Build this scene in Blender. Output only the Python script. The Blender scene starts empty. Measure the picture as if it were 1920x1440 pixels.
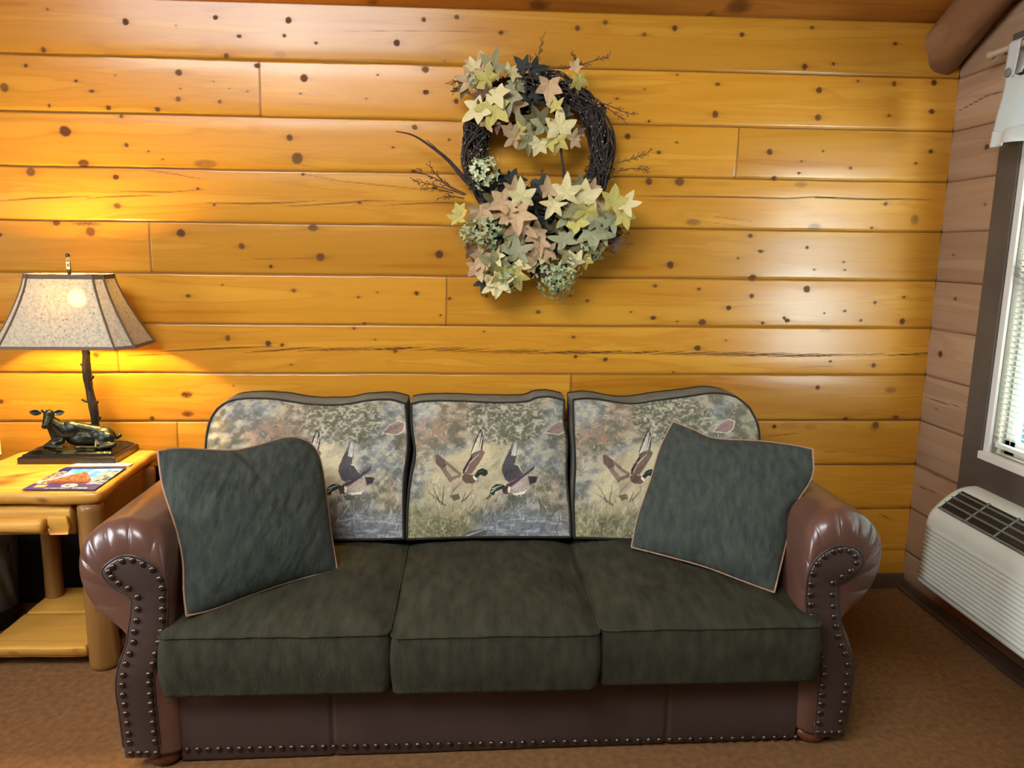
import bpy, bmesh, math, random
import numpy as np
from mathutils import Vector, Matrix
random.seed(7); RNG = np.random.RandomState(11)
SC = bpy.context.scene; COL = SC.collection
# ------------------------------------------------------------------ camera
D, CH, F = 3.08, 1.51, 1389.6
YAW, PIT, ROL = math.radians(3.3704), math.radians(10.339), math.radians(.6816)
def cam_dir(u, v):
    c, s = math.cos(ROL), math.sin(ROL); u, v = u*c-v*s, u*s+v*c
    c, s = math.cos(PIT), math.sin(PIT); x, y, z = u, c+v*s, -s+v*c
    c, s = math.cos(YAW), math.sin(YAW); return np.array([x*c+y*s, -x*s+y*c, z])
_f = cam_dir(0, 0); _r = cam_dir(1, 0)-_f; _u = cam_dir(0, 1)-_f
CAM = np.array([0, -D, CH])
def ray(x, y):
    x = np.asarray(x, float); y = np.asarray(y, float)
    return _f + ((x-960)/F)[..., None]*_r + ((720-y)/F)[..., None]*_u
def atY(x, y, Y):
    d = ray(x, y); return CAM + ((Y+D)/d[..., 1])[..., None]*d
def atX(x, y, X):
    d = ray(x, y); return CAM + (X/d[..., 0])[..., None]*d
def atZ(x, y, Z):
    d = ray(x, y); return CAM + ((Z-CH)/d[..., 2])[..., None]*d
def atP(x, y, p0, n):
    d = ray(x, y); n = np.asarray(n, float); t = (np.asarray(p0)-CAM)@n/(d@n); return CAM + t[..., None]*d
cam = bpy.data.cameras.new('camera'); co = bpy.data.objects.new('camera', cam); COL.objects.link(co)
cam.sensor_width = 36; cam.lens = F/1920*36; cam.clip_start = .05
M = Matrix(((_r[0], _u[0], -_f[0], 0), (_r[1], _u[1], -_f[1], -D), (_r[2], _u[2], -_f[2], CH), (0, 0, 0, 1)))
co.matrix_world = M; SC.camera = co
# ------------------------------------------------------------------ helpers
def lin(c):
    return tuple(((v/255)/12.92 if v/255 <= .04045 else ((v/255+.055)/1.055)**2.4) for v in c)
def vnoise(x, y, seed=0):
    x = np.asarray(x, float); y = np.asarray(y, float)
    r = np.random.RandomState(seed).rand(257, 257)
    xi = np.floor(x).astype(int); yi = np.floor(y).astype(int); fx = x-xi; fy = y-yi
    fx = fx*fx*(3-2*fx); fy = fy*fy*(3-2*fy); a = lambda i, j: r[(xi+i) % 257, (yi+j) % 257]
    return (a(0,0)*(1-fx)+a(1,0)*fx)*(1-fy)+(a(0,1)*(1-fx)+a(1,1)*fx)*fy
def fbm(x, y, seed=0, o=4):
    s = 0; a = .5; t = 0
    for k in range(o): s = s+a*vnoise(x*2**k, y*2**k, seed+k); t += a; a *= .5
    return s/t
def smooth(e0, e1, x):
    t = np.clip((x-e0)/(e1-e0), 0, 1); return t*t*(3-2*t)
def cr(pts, n, closed=False):
    """Catmull-Rom through pts resampled to n points evenly along its length"""
    P = np.array(pts, float)
    if closed: Q = np.vstack([P[-1], P, P[0], P[1]]); segs = len(P)
    else: Q = np.vstack([2*P[0]-P[1], P, 2*P[-1]-P[-2]]); segs = len(P)-1
    out = []
    for i in range(segs):
        p0, p1, p2, p3 = Q[i:i+4]
        for t in np.linspace(0, 1, 24, endpoint=False):
            out.append(.5*((2*p1)+(-p0+p2)*t+(2*p0-5*p1+4*p2-p3)*t*t+(-p0+3*p1-3*p2+p3)*t**3))
    out.append(P[0] if closed else P[-1]); out = np.array(out)
    L = np.r_[0, np.cumsum(np.linalg.norm(np.diff(out, axis=0), axis=1))]
    s = np.linspace(0, L[-1], n+1)[:-1] if closed else np.linspace(0, L[-1], n)
    return np.array([[np.interp(q, L, out[:, k]) for k in range(out.shape[1])] for q in s])
def link(name, me, mat=None, parent=None, smooth_=True):
    o = bpy.data.objects.new(name, me); COL.objects.link(o)
    if mat:
        for m in (mat if isinstance(mat, (list, tuple)) else [mat]): me.materials.append(m)
    if smooth_: me.polygons.foreach_set('use_smooth', [True]*len(me.polygons))
    if parent: o.parent = parent
    return o
def mesh_vf(V, Fq, uneven=False):
    me = bpy.data.meshes.new('mesh')
    if uneven: me.from_pydata([tuple(v) for v in V], [], Fq)
    else:
        V = np.asarray(V, np.float32); Fq = np.asarray(Fq, np.int32); n = Fq.shape[1]
        me.vertices.add(len(V)); me.vertices.foreach_set('co', V.ravel())
        me.loops.add(Fq.size); me.loops.foreach_set('vertex_index', Fq.ravel())
        me.polygons.add(len(Fq)); me.polygons.foreach_set('loop_start', np.arange(0, Fq.size, n, dtype=np.int32))
        me.polygons.foreach_set('loop_total', np.full(len(Fq), n, np.int32))
        me.update(calc_edges=True)
    return me
def grid_faces(nu, nv, cu=False, cv=False, off=0):
    i = np.arange(nu if cu else nu-1); j = np.arange(nv if cv else nv-1)
    I, J = np.meshgrid(i, j, indexing='ij'); I2 = (I+1) % nu; J2 = (J+1) % nv
    return (np.stack([I*nv+J, I2*nv+J, I2*nv+J2, I*nv+J2], -1).reshape(-1, 4))+off
def grid(name, P, mat=None, parent=None, cu=False, cv=False, cap=False, flip=False, attrs=None, sm=True):
    nu, nv = P.shape[:2]; Fq = grid_faces(nu, nv, cu, cv)
    if flip: Fq = Fq[:, ::-1]
    V = P.reshape(-1, 3)
    if cap:   # closes both ends of a loft (rings along u)
        F2 = [tuple(f) for f in Fq]
        a = list(range(nv)); b = [(nu-1)*nv+k for k in range(nv)]
        if flip: F2 += [tuple(a), tuple(b[::-1])]
        else: F2 += [tuple(a), tuple(b[::-1])]
        me = mesh_vf(V, F2, True); fixn(me)
    else: me = mesh_vf(V, Fq)
    for k, a in (attrs or {}).items():
        if a.shape[-1] == 3 and a.ndim > 2:
            at = me.color_attributes.new(k, 'FLOAT_COLOR', 'POINT')
            at.data.foreach_set('color', np.c_[a.reshape(-1, 3), np.ones(len(V))].astype(np.float32).ravel())
        else:
            at = me.attributes.new(k, 'FLOAT', 'POINT'); at.data.foreach_set('value', a.astype(np.float32).ravel())
    return link(name, me, mat, parent, sm)
def fixn(me):
    bm = bmesh.new(); bm.from_mesh(me); bmesh.ops.recalc_face_normals(bm, faces=bm.faces); bm.to_mesh(me); bm.free()
class MB:
    """collects shapes into one mesh"""
    def __init__(s): s.V = []; s.F = []
    def add(s, V, Fs):
        o = len(s.V); s.V += [tuple(v) for v in V]; s.F += [tuple(int(i)+o for i in f) for f in Fs]; return s
    def box(s, a, b, R=None, bev=0):
        (x0, y0, z0), (x1, y1, z1) = a, b
        bm = bmesh.new(); bmesh.ops.create_cube(bm, size=1)
        for v in bm.verts: v.co = Vector(((x0+x1)/2+v.co.x*(x1-x0), (y0+y1)/2+v.co.y*(y1-y0), (z0+z1)/2+v.co.z*(z1-z0)))
        if bev: bmesh.ops.bevel(bm, geom=bm.edges[:], offset=bev, segments=3, profile=.6, affect='EDGES')
        if R is not None:
            for v in bm.verts: v.co = R @ v.co
        bm.verts.index_update(); s.add([v.co[:] for v in bm.verts], [[v.index for v in f.verts] for f in bm.faces]); bm.free(); return s
    def tube(s, pts, r, n=8, closed=False, jit=0):
        P = np.array(pts, float); m = len(P); r = np.broadcast_to(np.asarray(r, float), (m,))
        T = np.gradient(P, axis=0) if not closed else (np.roll(P, -1, 0)-np.roll(P, 1, 0))
        T /= np.linalg.norm(T, axis=1)[:, None]+1e-12
        a = np.array([0, 0, 1.]) if abs(T[0][2]) < .9 else np.array([1., 0, 0])
        N = np.cross(T[0], a); N /= np.linalg.norm(N); R = []
        for i in range(m):
            N = N-T[i]*(N@T[i]); N /= np.linalg.norm(N)+1e-12; B = np.cross(T[i], N)
            th = np.linspace(0, 2*math.pi, n, endpoint=False)
            rr = r[i]*(1+(jit*(RNG.rand(n)-.5) if jit else 0))
            R.append(P[i]+(np.cos(th)*rr)[:, None]*N+(np.sin(th)*rr)[:, None]*B)
        V = np.concatenate(R); Fs = [tuple(f) for f in grid_faces(m, n, closed, True)]
        if not closed: Fs += [tuple(range(n))[::-1], tuple((m-1)*n+k for k in range(n))]
        return s.add(V, Fs)
    def ball(s, c, r, sub=2, sc=(1, 1, 1)):
        bm = bmesh.new(); bmesh.ops.create_icosphere(bm, subdivisions=sub, radius=r)
        bm.verts.index_update()
        s.add([(c[0]+v.co.x*sc[0], c[1]+v.co.y*sc[1], c[2]+v.co.z*sc[2]) for v in bm.verts], [[v.index for v in f.verts] for f in bm.faces]); bm.free(); return s
    def build(s, name, mat=None, parent=None, sm=True, fix=False):
        me = mesh_vf(s.V, s.F, True)
        if fix: fixn(me)
        return link(name, me, mat, parent, sm)
def sharp(o, ang=35):
    me = o.data; me.set_sharp_from_angle(angle=math.radians(ang)); return o
def tag(o, label=None, cat=None, group=None, kind=None):
    for k, v in (('label', label), ('category', cat), ('group', group), ('kind', kind)):
        if v: o[k] = v
    return o
def empty(name, loc, label, cat, group=None, rz=0):
    o = bpy.data.objects.new(name, None); COL.objects.link(o); o.location = loc; o.rotation_euler = (0, 0, rz)
    o.empty_display_size = .05
    return tag(o, label, cat, group)
def adopt(root, kids=None):
    """shift children built in world coordinates into the frame of their root"""
    bpy.context.view_layer.update(); inv = root.matrix_basis.inverted()
    for c in root.children: c.matrix_parent_inverse = Matrix(); c.matrix_basis = Matrix.Translation(-Vector(root.location)) @ c.matrix_basis
# ------------------------------------------------------------------ materials
def mat(name, col, rough=.6, var=None, nscale=8, bump=0, bscale=60, spec=.5, metal=0, coat=0, sheen=0, attr=None, stretch=None, detail=4, bdist=.002):
    m = bpy.data.materials.new(name); m.use_nodes = True; nt = m.node_tree; N = nt.nodes; L = nt.links
    b = N['Principled BSDF']; b.inputs['Roughness'].default_value = rough; b.inputs['Metallic'].default_value = metal
    b.inputs['Specular IOR Level'].default_value = spec; b.inputs['Coat Weight'].default_value = coat; b.inputs['Coat Roughness'].default_value = .15
    b.inputs['Sheen Weight'].default_value = sheen; b.inputs['Sheen Roughness'].default_value = .5
    b.inputs['Base Color'].default_value = (*lin(col), 1)
    tc = N.new('ShaderNodeTexCoord'); mp = N.new('ShaderNodeMapping'); L.new(tc.outputs['Object'], mp.inputs[0])
    if stretch: mp.inputs['Scale'].default_value = stretch
    out = None
    nz = N.new('ShaderNodeTexNoise'); nz.inputs['Scale'].default_value = nscale; nz.inputs['Detail'].default_value = detail; L.new(mp.outputs[0], nz.inputs[0])
    if var:
        r = N.new('ShaderNodeValToRGB'); r.color_ramp.elements[0].position = .3; r.color_ramp.elements[1].position = .7
        r.color_ramp.elements[0].color = (*lin(col), 1); r.color_ramp.elements[1].color = (*lin(var), 1)
        L.new(nz.outputs[0], r.inputs[0]); out = r.outputs[0]
    if attr:
        a = N.new('ShaderNodeAttribute'); a.attribute_name = attr
        mx = N.new('ShaderNodeMix'); mx.data_type = 'RGBA'; mx.blend_type = 'OVERLAY'; mx.inputs[0].default_value = .35
        L.new(a.outputs[0], mx.inputs[6]); L.new(nz.outputs[0], mx.inputs[7]); out = mx.outputs[2]
    if out: L.new(out, b.inputs['Base Color'])
    if bump:
        bp = N.new('ShaderNodeBump'); bp.inputs['Strength'].default_value = bump; bp.inputs['Distance'].default_value = bdist
        n2 = N.new('ShaderNodeTexNoise'); n2.inputs['Scale'].default_value = bscale; n2.inputs['Detail'].default_value = 3
        L.new(mp.outputs[0], n2.inputs[0]); L.new(n2.outputs[0], bp.inputs['Height']); L.new(bp.outputs[0], b.inputs['Normal'])
    return m
def pine(name, base, dark, axis=0, rough=.33, knotcol=(74, 34, 12), coat=.15):
    """varnished pine: grain along one axis, 'knot' attribute for knots and cracks, 'board' for tone per board"""
    m = bpy.data.materials.new(name); m.use_nodes = True; nt = m.node_tree; N = nt.nodes; L = nt.links
    b = N['Principled BSDF']; b.inputs['Roughness'].default_value = rough; b.inputs['Coat Weight'].default_value = coat; b.inputs['Coat Roughness'].default_value = .2
    tc = N.new('ShaderNodeTexCoord'); mp = N.new('ShaderNodeMapping'); L.new(tc.outputs['Object'], mp.inputs[0])
    s = [14.]*3; s[axis] = .9; mp.inputs['Scale'].default_value = s
    at = N.new('ShaderNodeAttribute'); at.attribute_name = 'warp'
    bd = N.new('ShaderNodeAttribute'); bd.attribute_name = 'board'
    ad = N.new('ShaderNodeVectorMath'); ad.operation = 'ADD'; cb = N.new('ShaderNodeCombineXYZ')
    ma = N.new('ShaderNodeMath'); ma.operation = 'MULTIPLY'; ma.inputs[1].default_value = 37.7; L.new(bd.outputs['Fac'], ma.inputs[0])
    mw = N.new('ShaderNodeMath'); mw.operation = 'MULTIPLY_ADD'; mw.inputs[1].default_value = 14.; L.new(at.outputs['Fac'], mw.inputs[0]); L.new(ma.outputs[0], mw.inputs[2])
    L.new(ma.outputs[0], cb.inputs[(axis+1) % 3] if axis != 2 else cb.inputs[0]); L.new(mw.outputs[0], cb.inputs[2] if axis != 2 else cb.inputs[1])
    L.new(mp.outputs[0], ad.inputs[0]); L.new(cb.outputs[0], ad.inputs[1])
    n1 = N.new('ShaderNodeTexNoise'); n1.inputs['Scale'].default_value = 1; n1.inputs['Detail'].default_value = 5; n1.inputs['Distortion'].default_value = .6; L.new(ad.outputs[0], n1.inputs[0])
    # growth-ring lines from the folded noise
    fr = N.new('ShaderNodeMath'); fr.operation = 'MULTIPLY'; fr.inputs[1].default_value = 26; L.new(n1.outputs[0], fr.inputs[0])
    sn = N.new('ShaderNodeMath'); sn.operation = 'SINE'; L.new(fr.outputs[0], sn.inputs[0])
    r = N.new('ShaderNodeValToRGB'); e = r.color_ramp.elements; e[0].position = .28; e[1].position = .72
    e[0].color = (*lin(dark), 1); e[1].color = (*lin(base), 1); L.new(n1.outputs[0], r.inputs[0])
    mx = N.new('ShaderNodeMix'); mx.data_type = 'RGBA'; mx.blend_type = 'MULTIPLY'; mr = N.new('ShaderNodeMapRange')
    mr.inputs[1].default_value = .55; mr.inputs[2].default_value = 1; mr.inputs[3].default_value = 0; mr.inputs[4].default_value = .30
    L.new(sn.outputs[0], mr.inputs[0]); L.new(mr.outputs[0], mx.inputs[0]); L.new(r.outputs[0], mx.inputs[6]); mx.inputs[7].default_value = (.72, .52, .34, 1)
    hs = N.new('ShaderNodeHueSaturation'); mb = N.new('ShaderNodeMapRange'); mb.inputs[3].default_value = .86; mb.inputs[4].default_value = 1.12
    L.new(bd.outputs['Fac'], mb.inputs[0]); L.new(mb.outputs[0], hs.inputs['Value']); L.new(mx.outputs[2], hs.inputs['Color'])
    kn = N.new('ShaderNodeAttribute'); kn.attribute_name = 'knot'
    m2 = N.new('ShaderNodeMix'); m2.data_type = 'RGBA'; L.new(kn.outputs['Fac'], m2.inputs[0]); L.new(hs.outputs[0], m2.inputs[6]); m2.inputs[7].default_value = (*lin(knotcol), 1)
    L.new(m2.outputs[2], b.inputs['Base Color'])
    rr = N.new('ShaderNodeMapRange'); rr.inputs[3].default_value = rough; rr.inputs[4].default_value = .7; rr.inputs[1].default_value = .4; L.new(kn.outputs['Fac'], rr.inputs[0]); L.new(rr.outputs[0], b.inputs['Roughness'])
    rc_ = N.new('ShaderNodeMapRange'); rc_.inputs[3].default_value = coat; rc_.inputs[4].default_value = 0; rc_.inputs[1].default_value = .4; rc_.inputs[2].default_value = .8; L.new(kn.outputs['Fac'], rc_.inputs[0]); L.new(rc_.outputs[0], b.inputs['Coat Weight'])
    rs_ = N.new('ShaderNodeMapRange'); rs_.inputs[3].default_value = .38; rs_.inputs[4].default_value = .15; rs_.inputs[1].default_value = .4; L.new(kn.outputs['Fac'], rs_.inputs[0]); L.new(rs_.outputs[0], b.inputs['Specular IOR Level'])
    bp = N.new('ShaderNodeBump'); bp.inputs['Strength'].default_value = .12; bp.inputs['Distance'].default_value = .003; L.new(n1.outputs[0], bp.inputs['Height']); L.new(bp.outputs[0], b.inputs['Normal'])
    return m
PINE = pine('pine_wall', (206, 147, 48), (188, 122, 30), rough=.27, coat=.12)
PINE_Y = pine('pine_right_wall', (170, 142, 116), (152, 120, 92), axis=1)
PINE_C = pine('pine_ceiling', (200, 126, 42), (160, 92, 26), axis=0, rough=.5)
LOGW = pine('pine_log', (150, 108, 74), (118, 80, 52), axis=1, rough=.5)
TABW = pine('log_table_wood', (226, 176, 84), (196, 134, 48), axis=0, rough=.35)
TABL = pine('log_table_leg_wood', (160, 116, 62), (124, 82, 38), axis=2, rough=.4)
LEATHER = mat('brown_leather', (102, 70, 57), .30, (80, 52, 43), 5, .25, 120, .5, coat=.25)
LEATHER_D = mat('dark_brown_leather', (72, 56, 51), .42, (58, 44, 40), 5, .3, 120, .5, coat=.1)
NAIL = mat('antique_brass', (112, 96, 84), .3, (58, 46, 40), 90, metal=.9)
GREEN = mat('dark_green_chenille', (76, 80, 72), .95, (56, 60, 55), 26, .9, 160, .1, stretch=(2.2, 1, .7), detail=8, bdist=.004)
GREEN_S = mat('olive_green_chenille', (68, 66, 50), .95, (48, 47, 37), 16, .9, 160, .1, stretch=(2.2, .6, .8), detail=8, bdist=.004)
BOXING = mat('grey_green_boxing', (122, 120, 106), .95, (104, 102, 90), 20, .4, 300, .1)
PIPE = mat('dark_piping', (44, 42, 36), .8, None, 8, .2, 200, .2)
TANPIPE = mat('tan_leather_piping', (168, 126, 96), .55, (140, 100, 76), 40)
TAPE = mat('duck_tapestry', (150, 145, 130), .95, None, 260, .5, 520, .1, attr='paint')
BLACKF = mat('black_dust_cover', (20, 16, 14), .9)
FOOTW = mat('stained_bun_foot', (110, 58, 34), .35, (84, 42, 24), 12)
BRONZE = mat('bronze', (46, 54, 50), .3, (22, 26, 26), 40, .5, 140, .6, metal=.75)
BLACKW = mat('black_lamp_base', (16, 15, 15), .28, (11, 10, 10), 20, .15, 60, .6, coat=.3)
BRANCH = mat('blackened_branch', (26, 20, 18), .45, (16, 13, 12), 60, .8, 120, .5)
PLASTER = mat('grey_plaster', (168, 168, 166), .9, (160, 160, 158), 3)
TRIMC = mat('brown_shade_trim', (104, 84, 66), .8, None, 8, .1, 200)
CARPET = mat('brown_carpet', (138, 98, 62), .98, (112, 80, 50), 46, 1, 350, .05)
CASING = mat('dark_window_casing', (92, 82, 72), .6, (78, 70, 62), 6, .15, 30)
WHITEP = mat('white_paint', (226, 222, 212), .45)
SLAT = mat('white_blind_slat', (232, 230, 224), .4)
BEIGE = mat('beige_plastic', (226, 230, 216), .45, (218, 222, 208), 4)
DARKV = mat('dark_vent', (34, 40, 40), .5)
GREYB = mat('grey_vent_bar', (128, 128, 116), .5)
FABW = mat('white_cotton', (236, 238, 234), .9, None, 8, .3, 300, .1)
_n = FABW.node_tree.nodes; _l = FABW.node_tree.links; _t = _n.new('ShaderNodeBsdfTranslucent'); _t.inputs[0].default_value = (.8, .86, .84, 1); _m = _n.new('ShaderNodeMixShader'); _m.inputs[0].default_value = .45
_l.new(_n['Principled BSDF'].outputs[0], _m.inputs[1]); _l.new(_t.outputs[0], _m.inputs[2]); _l.new(_m.outputs[0], _n['Material Output'].inputs[0])
BUTTON = mat('grey_button', (130, 122, 108), .4)
RODW = mat('pale_rod', (176, 148, 112), .5)
BASEB = mat('brown_baseboard', (96, 70, 50), .6, (76, 56, 42), 6, .1, 20)
VINE = mat('dark_grapevine', (66, 50, 42), .8, (38, 28, 24), 60, .6, 150)
VINE2 = mat('brown_twig', (104, 70, 48), .8, (70, 46, 34), 60)
PETAL = mat('cream_petal', (214, 214, 170), .7, (186, 194, 150), 60)
PETAL2 = mat('green_white_petal', (176, 184, 138), .7, (130, 140, 96), 60)
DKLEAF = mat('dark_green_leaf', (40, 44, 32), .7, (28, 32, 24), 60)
LEAVES = [mat('ivy_leaf_'+n, a, .7, b, 22, .4, 60) for n, a, b in (
    ('pink_cream', (210, 176, 132), (170, 134, 96)), ('sage', (158, 150, 104), (120, 112, 74)),
    ('yellow_green', (212, 194, 108), (164, 148, 74)), ('pale_cream', (228, 212, 158), (190, 172, 118)),
    ('grey_green', (170, 166, 126), (128, 126, 92)), ('brown', (112, 74, 50), (76, 50, 36)), ('olive', (104, 92, 50), (76, 66, 36)))]
EXPO = 1.45; BULB_E = 700; LEFT_W = 12; CEIL_W = 11; WIN_W = 92; REAR_W = 25; SKY = 7
# ------------------------------------------------------------------ the setting
SEAM = [CH+D*v for v in (.2930, .2280, .1607, .0950, .0286, -.0374, -.1031, -.1694, -.2354, -.3012, -.3672, -.4332)]
SEAM = [2.412]+SEAM[1:]
RX = 1.987
JOINT = {1: 488, 2: 1383.5, 4: 282.5, 5: 838, 6: 222, 7: 1070.5, 8: 333}   # butt joints: row -> px at mid height
PXJ = {1: (488, 165), 2: (1383.5, 286), 4: (282.5, 466), 5: (838, 564), 6: (222, 672), 7: (1070.5, 720), 8: (333, 815)}
JX = {k: float(atY(*v, 0)[0]) for k, v in PXJ.items()}
JX[9] = .9; JX[3] = -2.05; JX[0] = 5
KN = """89,18,3 235,41,5 404,33,4 448,68,4 81,93,4 424,104,4 330,48,1.5 8,164,6 48,123,3 143,152,3 172,171,4 216,142,1.5 335,136,5.5 338,166,2 334,186,4 203,202,4
295,205,4.5 92,198,2.5 400,153,1.5 430,166,1.5 464,172,2 412,191,3 122,246,9 156,306,8 237,272,3.5 278,284,2 305,299,2 227,218,3 57,322,7 217,332,5 371,354,3
541,38,5 533,67,3 593,81,3 795,37,3.5 857,32,4 940,61,4 744,81,5 570,147,6 563,176,2 687,185,2 708,141,2 798,130,6 799,173,5 856,190,4 834,114,1.5 482,123,5
543,258,5 558,297,9 778,239,5 737,277,2.5 842,262,2 568,327,3 775,321,4 1083,53,4 1135,42,4 1208,65,4 1265,53,4 1391,65,4 1270,140,2 1346,158,4 1341,214,5.5
1208,167,2 1157,185,3 1217,227,2.5 1177,256,5 1235,286,4 1269,267,2 1217,340,6 1274,341,8 1522,52,4 1509,125,5 1563,120,3 1679,82,4 1536,169,5 1534,220,5.5
1609,152,3 1677,157,4 1752,155,5 1747,209,5 1667,217,3 1443,285,5 1503,302,2.5 1498,324,3 1595,315,2.5 1745,284,4 1717,306,3 1452,334,4 1543,283,2
1407,442,4.5 1426,471,4.5 1513,464,3 1582,491,2 1584,506,2 1384,484,2 1527,505,2 1411,521,7 1513,542,6 1409,555,4.5 1366,577,5 1476,601,5 1470,596,3
1546,587,2 1584,583,3 1641,567,3 1615,601,3 1695,557,3 1692,603,5 1430,606,3 1361,638,2 1557,678,3 1638,685,4 1661,382,4 1635,427,3 1257,497,6 912,555,3
1009,585,4 1069,555,2 1101,564,3 1228,536,4 1225,596,5 1183,585,2 1311,542,3 1317,604,7 1270,603,2 907,622,2 1075,632,3.5 1079,669,3 1135,674,4 1308,653,6
1263,698,2 453,462,5 601,482,7.5 587,427,8 508,500,3 824,477,7 674,380,3 402,384,2 417,534,2 551,545,4 672,557,3 781,550,4 843,560,3 708,548,2 826,591,2
683,607,3 664,616,3 427,634,4.5 503,644,5 529,647,3.5 704,637,2 1533,727,4 1586,786,5 1680,783,6 1642,798,6 1452,800,4 546,684,2 285,785,4 438,723,1.5
180,666,5 220,386,6 170,434,7.5 339,437,7 105,418,6 0,440,3 2,753,4 353,555,4 741,657,4"""
KN = [tuple(map(float, k.split(','))) for k in KN.split()]
SOFT = [(385, 307, 20, 7, .55), (525, 102, 12, 6, .25), (1502, 346, 12, 5, .5), (1527, 425, 14, 7, .5), (1300, 417, 14, 6, .6), (1548, 618, 14, 6, .3), (1715, 412, 8, 9, .6),
        (1670, 731, 11, 6, .6), (1520, 800, 14, 6, .3), (350, 740, 11, 7, .9), (352, 776, 12, 6, .9), (160, 420, 26, 4, .8), (1480, 798, 22, 8, .25), (1340, 345, 40, 4, .15), (1160, 172, 60, 5, .25), (1640, 800, 10, 10, .4)]
CRK = [([(0,377),(60,372),(170,368)],2.2),([(165,372),(200,369),(295,366)],2),([(225,359),(320,360),(378,356)],1.2),([(390,381),(470,382),(540,380),(590,377)],1.8),
 ([(540,387),(640,381),(690,376),(740,376)],1.6),([(720,385),(800,381),(870,380)],1.3),([(1180,368),(1270,368),(1340,369),(1480,372),(1530,369),(1640,373)],2.2),
 ([(1530,371),(1640,374),(1700,373),(1745,375)],2.4),([(225,668),(260,666),(330,664)],2),([(285,660),(380,655),(440,652),(510,650)],2.4),([(460,661),(520,657),(560,653),(600,651)],2.4),
 ([(1430,819),(1500,812)],1.3),([(1545,847),(1575,846)],1.1),([(568,327),(640,340),(740,350),(800,356)],1.0),([(630,59),(780,58),(950,60)],.7),([(275,319),(330,327),(380,336)],1.2),
 ([(1495,688),(1560,687)],1),([(1418,602),(1433,607)],1.2),([(1340,406),(1410,415)],.6),([(1340,418),(1400,425)],.6),([(450,486),(600,484)],.6),([(1535,922),(1560,924)],.8),([(1650,965),(1670,973)],2)]
x = 560
while x < 1740:   # the long saw-toothed crack: overlapping slanted splinters
    y = np.interp(x, [560, 740, 860, 960, 1200, 1340, 1480, 1620, 1735], [655, 653, 657, 660, 661, 664, 667, 664, 665])
    L = random.uniform(60, 120); w = np.interp(x, [560, 700, 1500, 1740], [2, 1.8, 2.4, 1.2])*random.uniform(.7, 1.15)
    CRK.append(([(x, y+3.2), (x+L*.5, y+.5), (x+L, y-3)], w)); x += random.uniform(28, 46)
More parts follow.
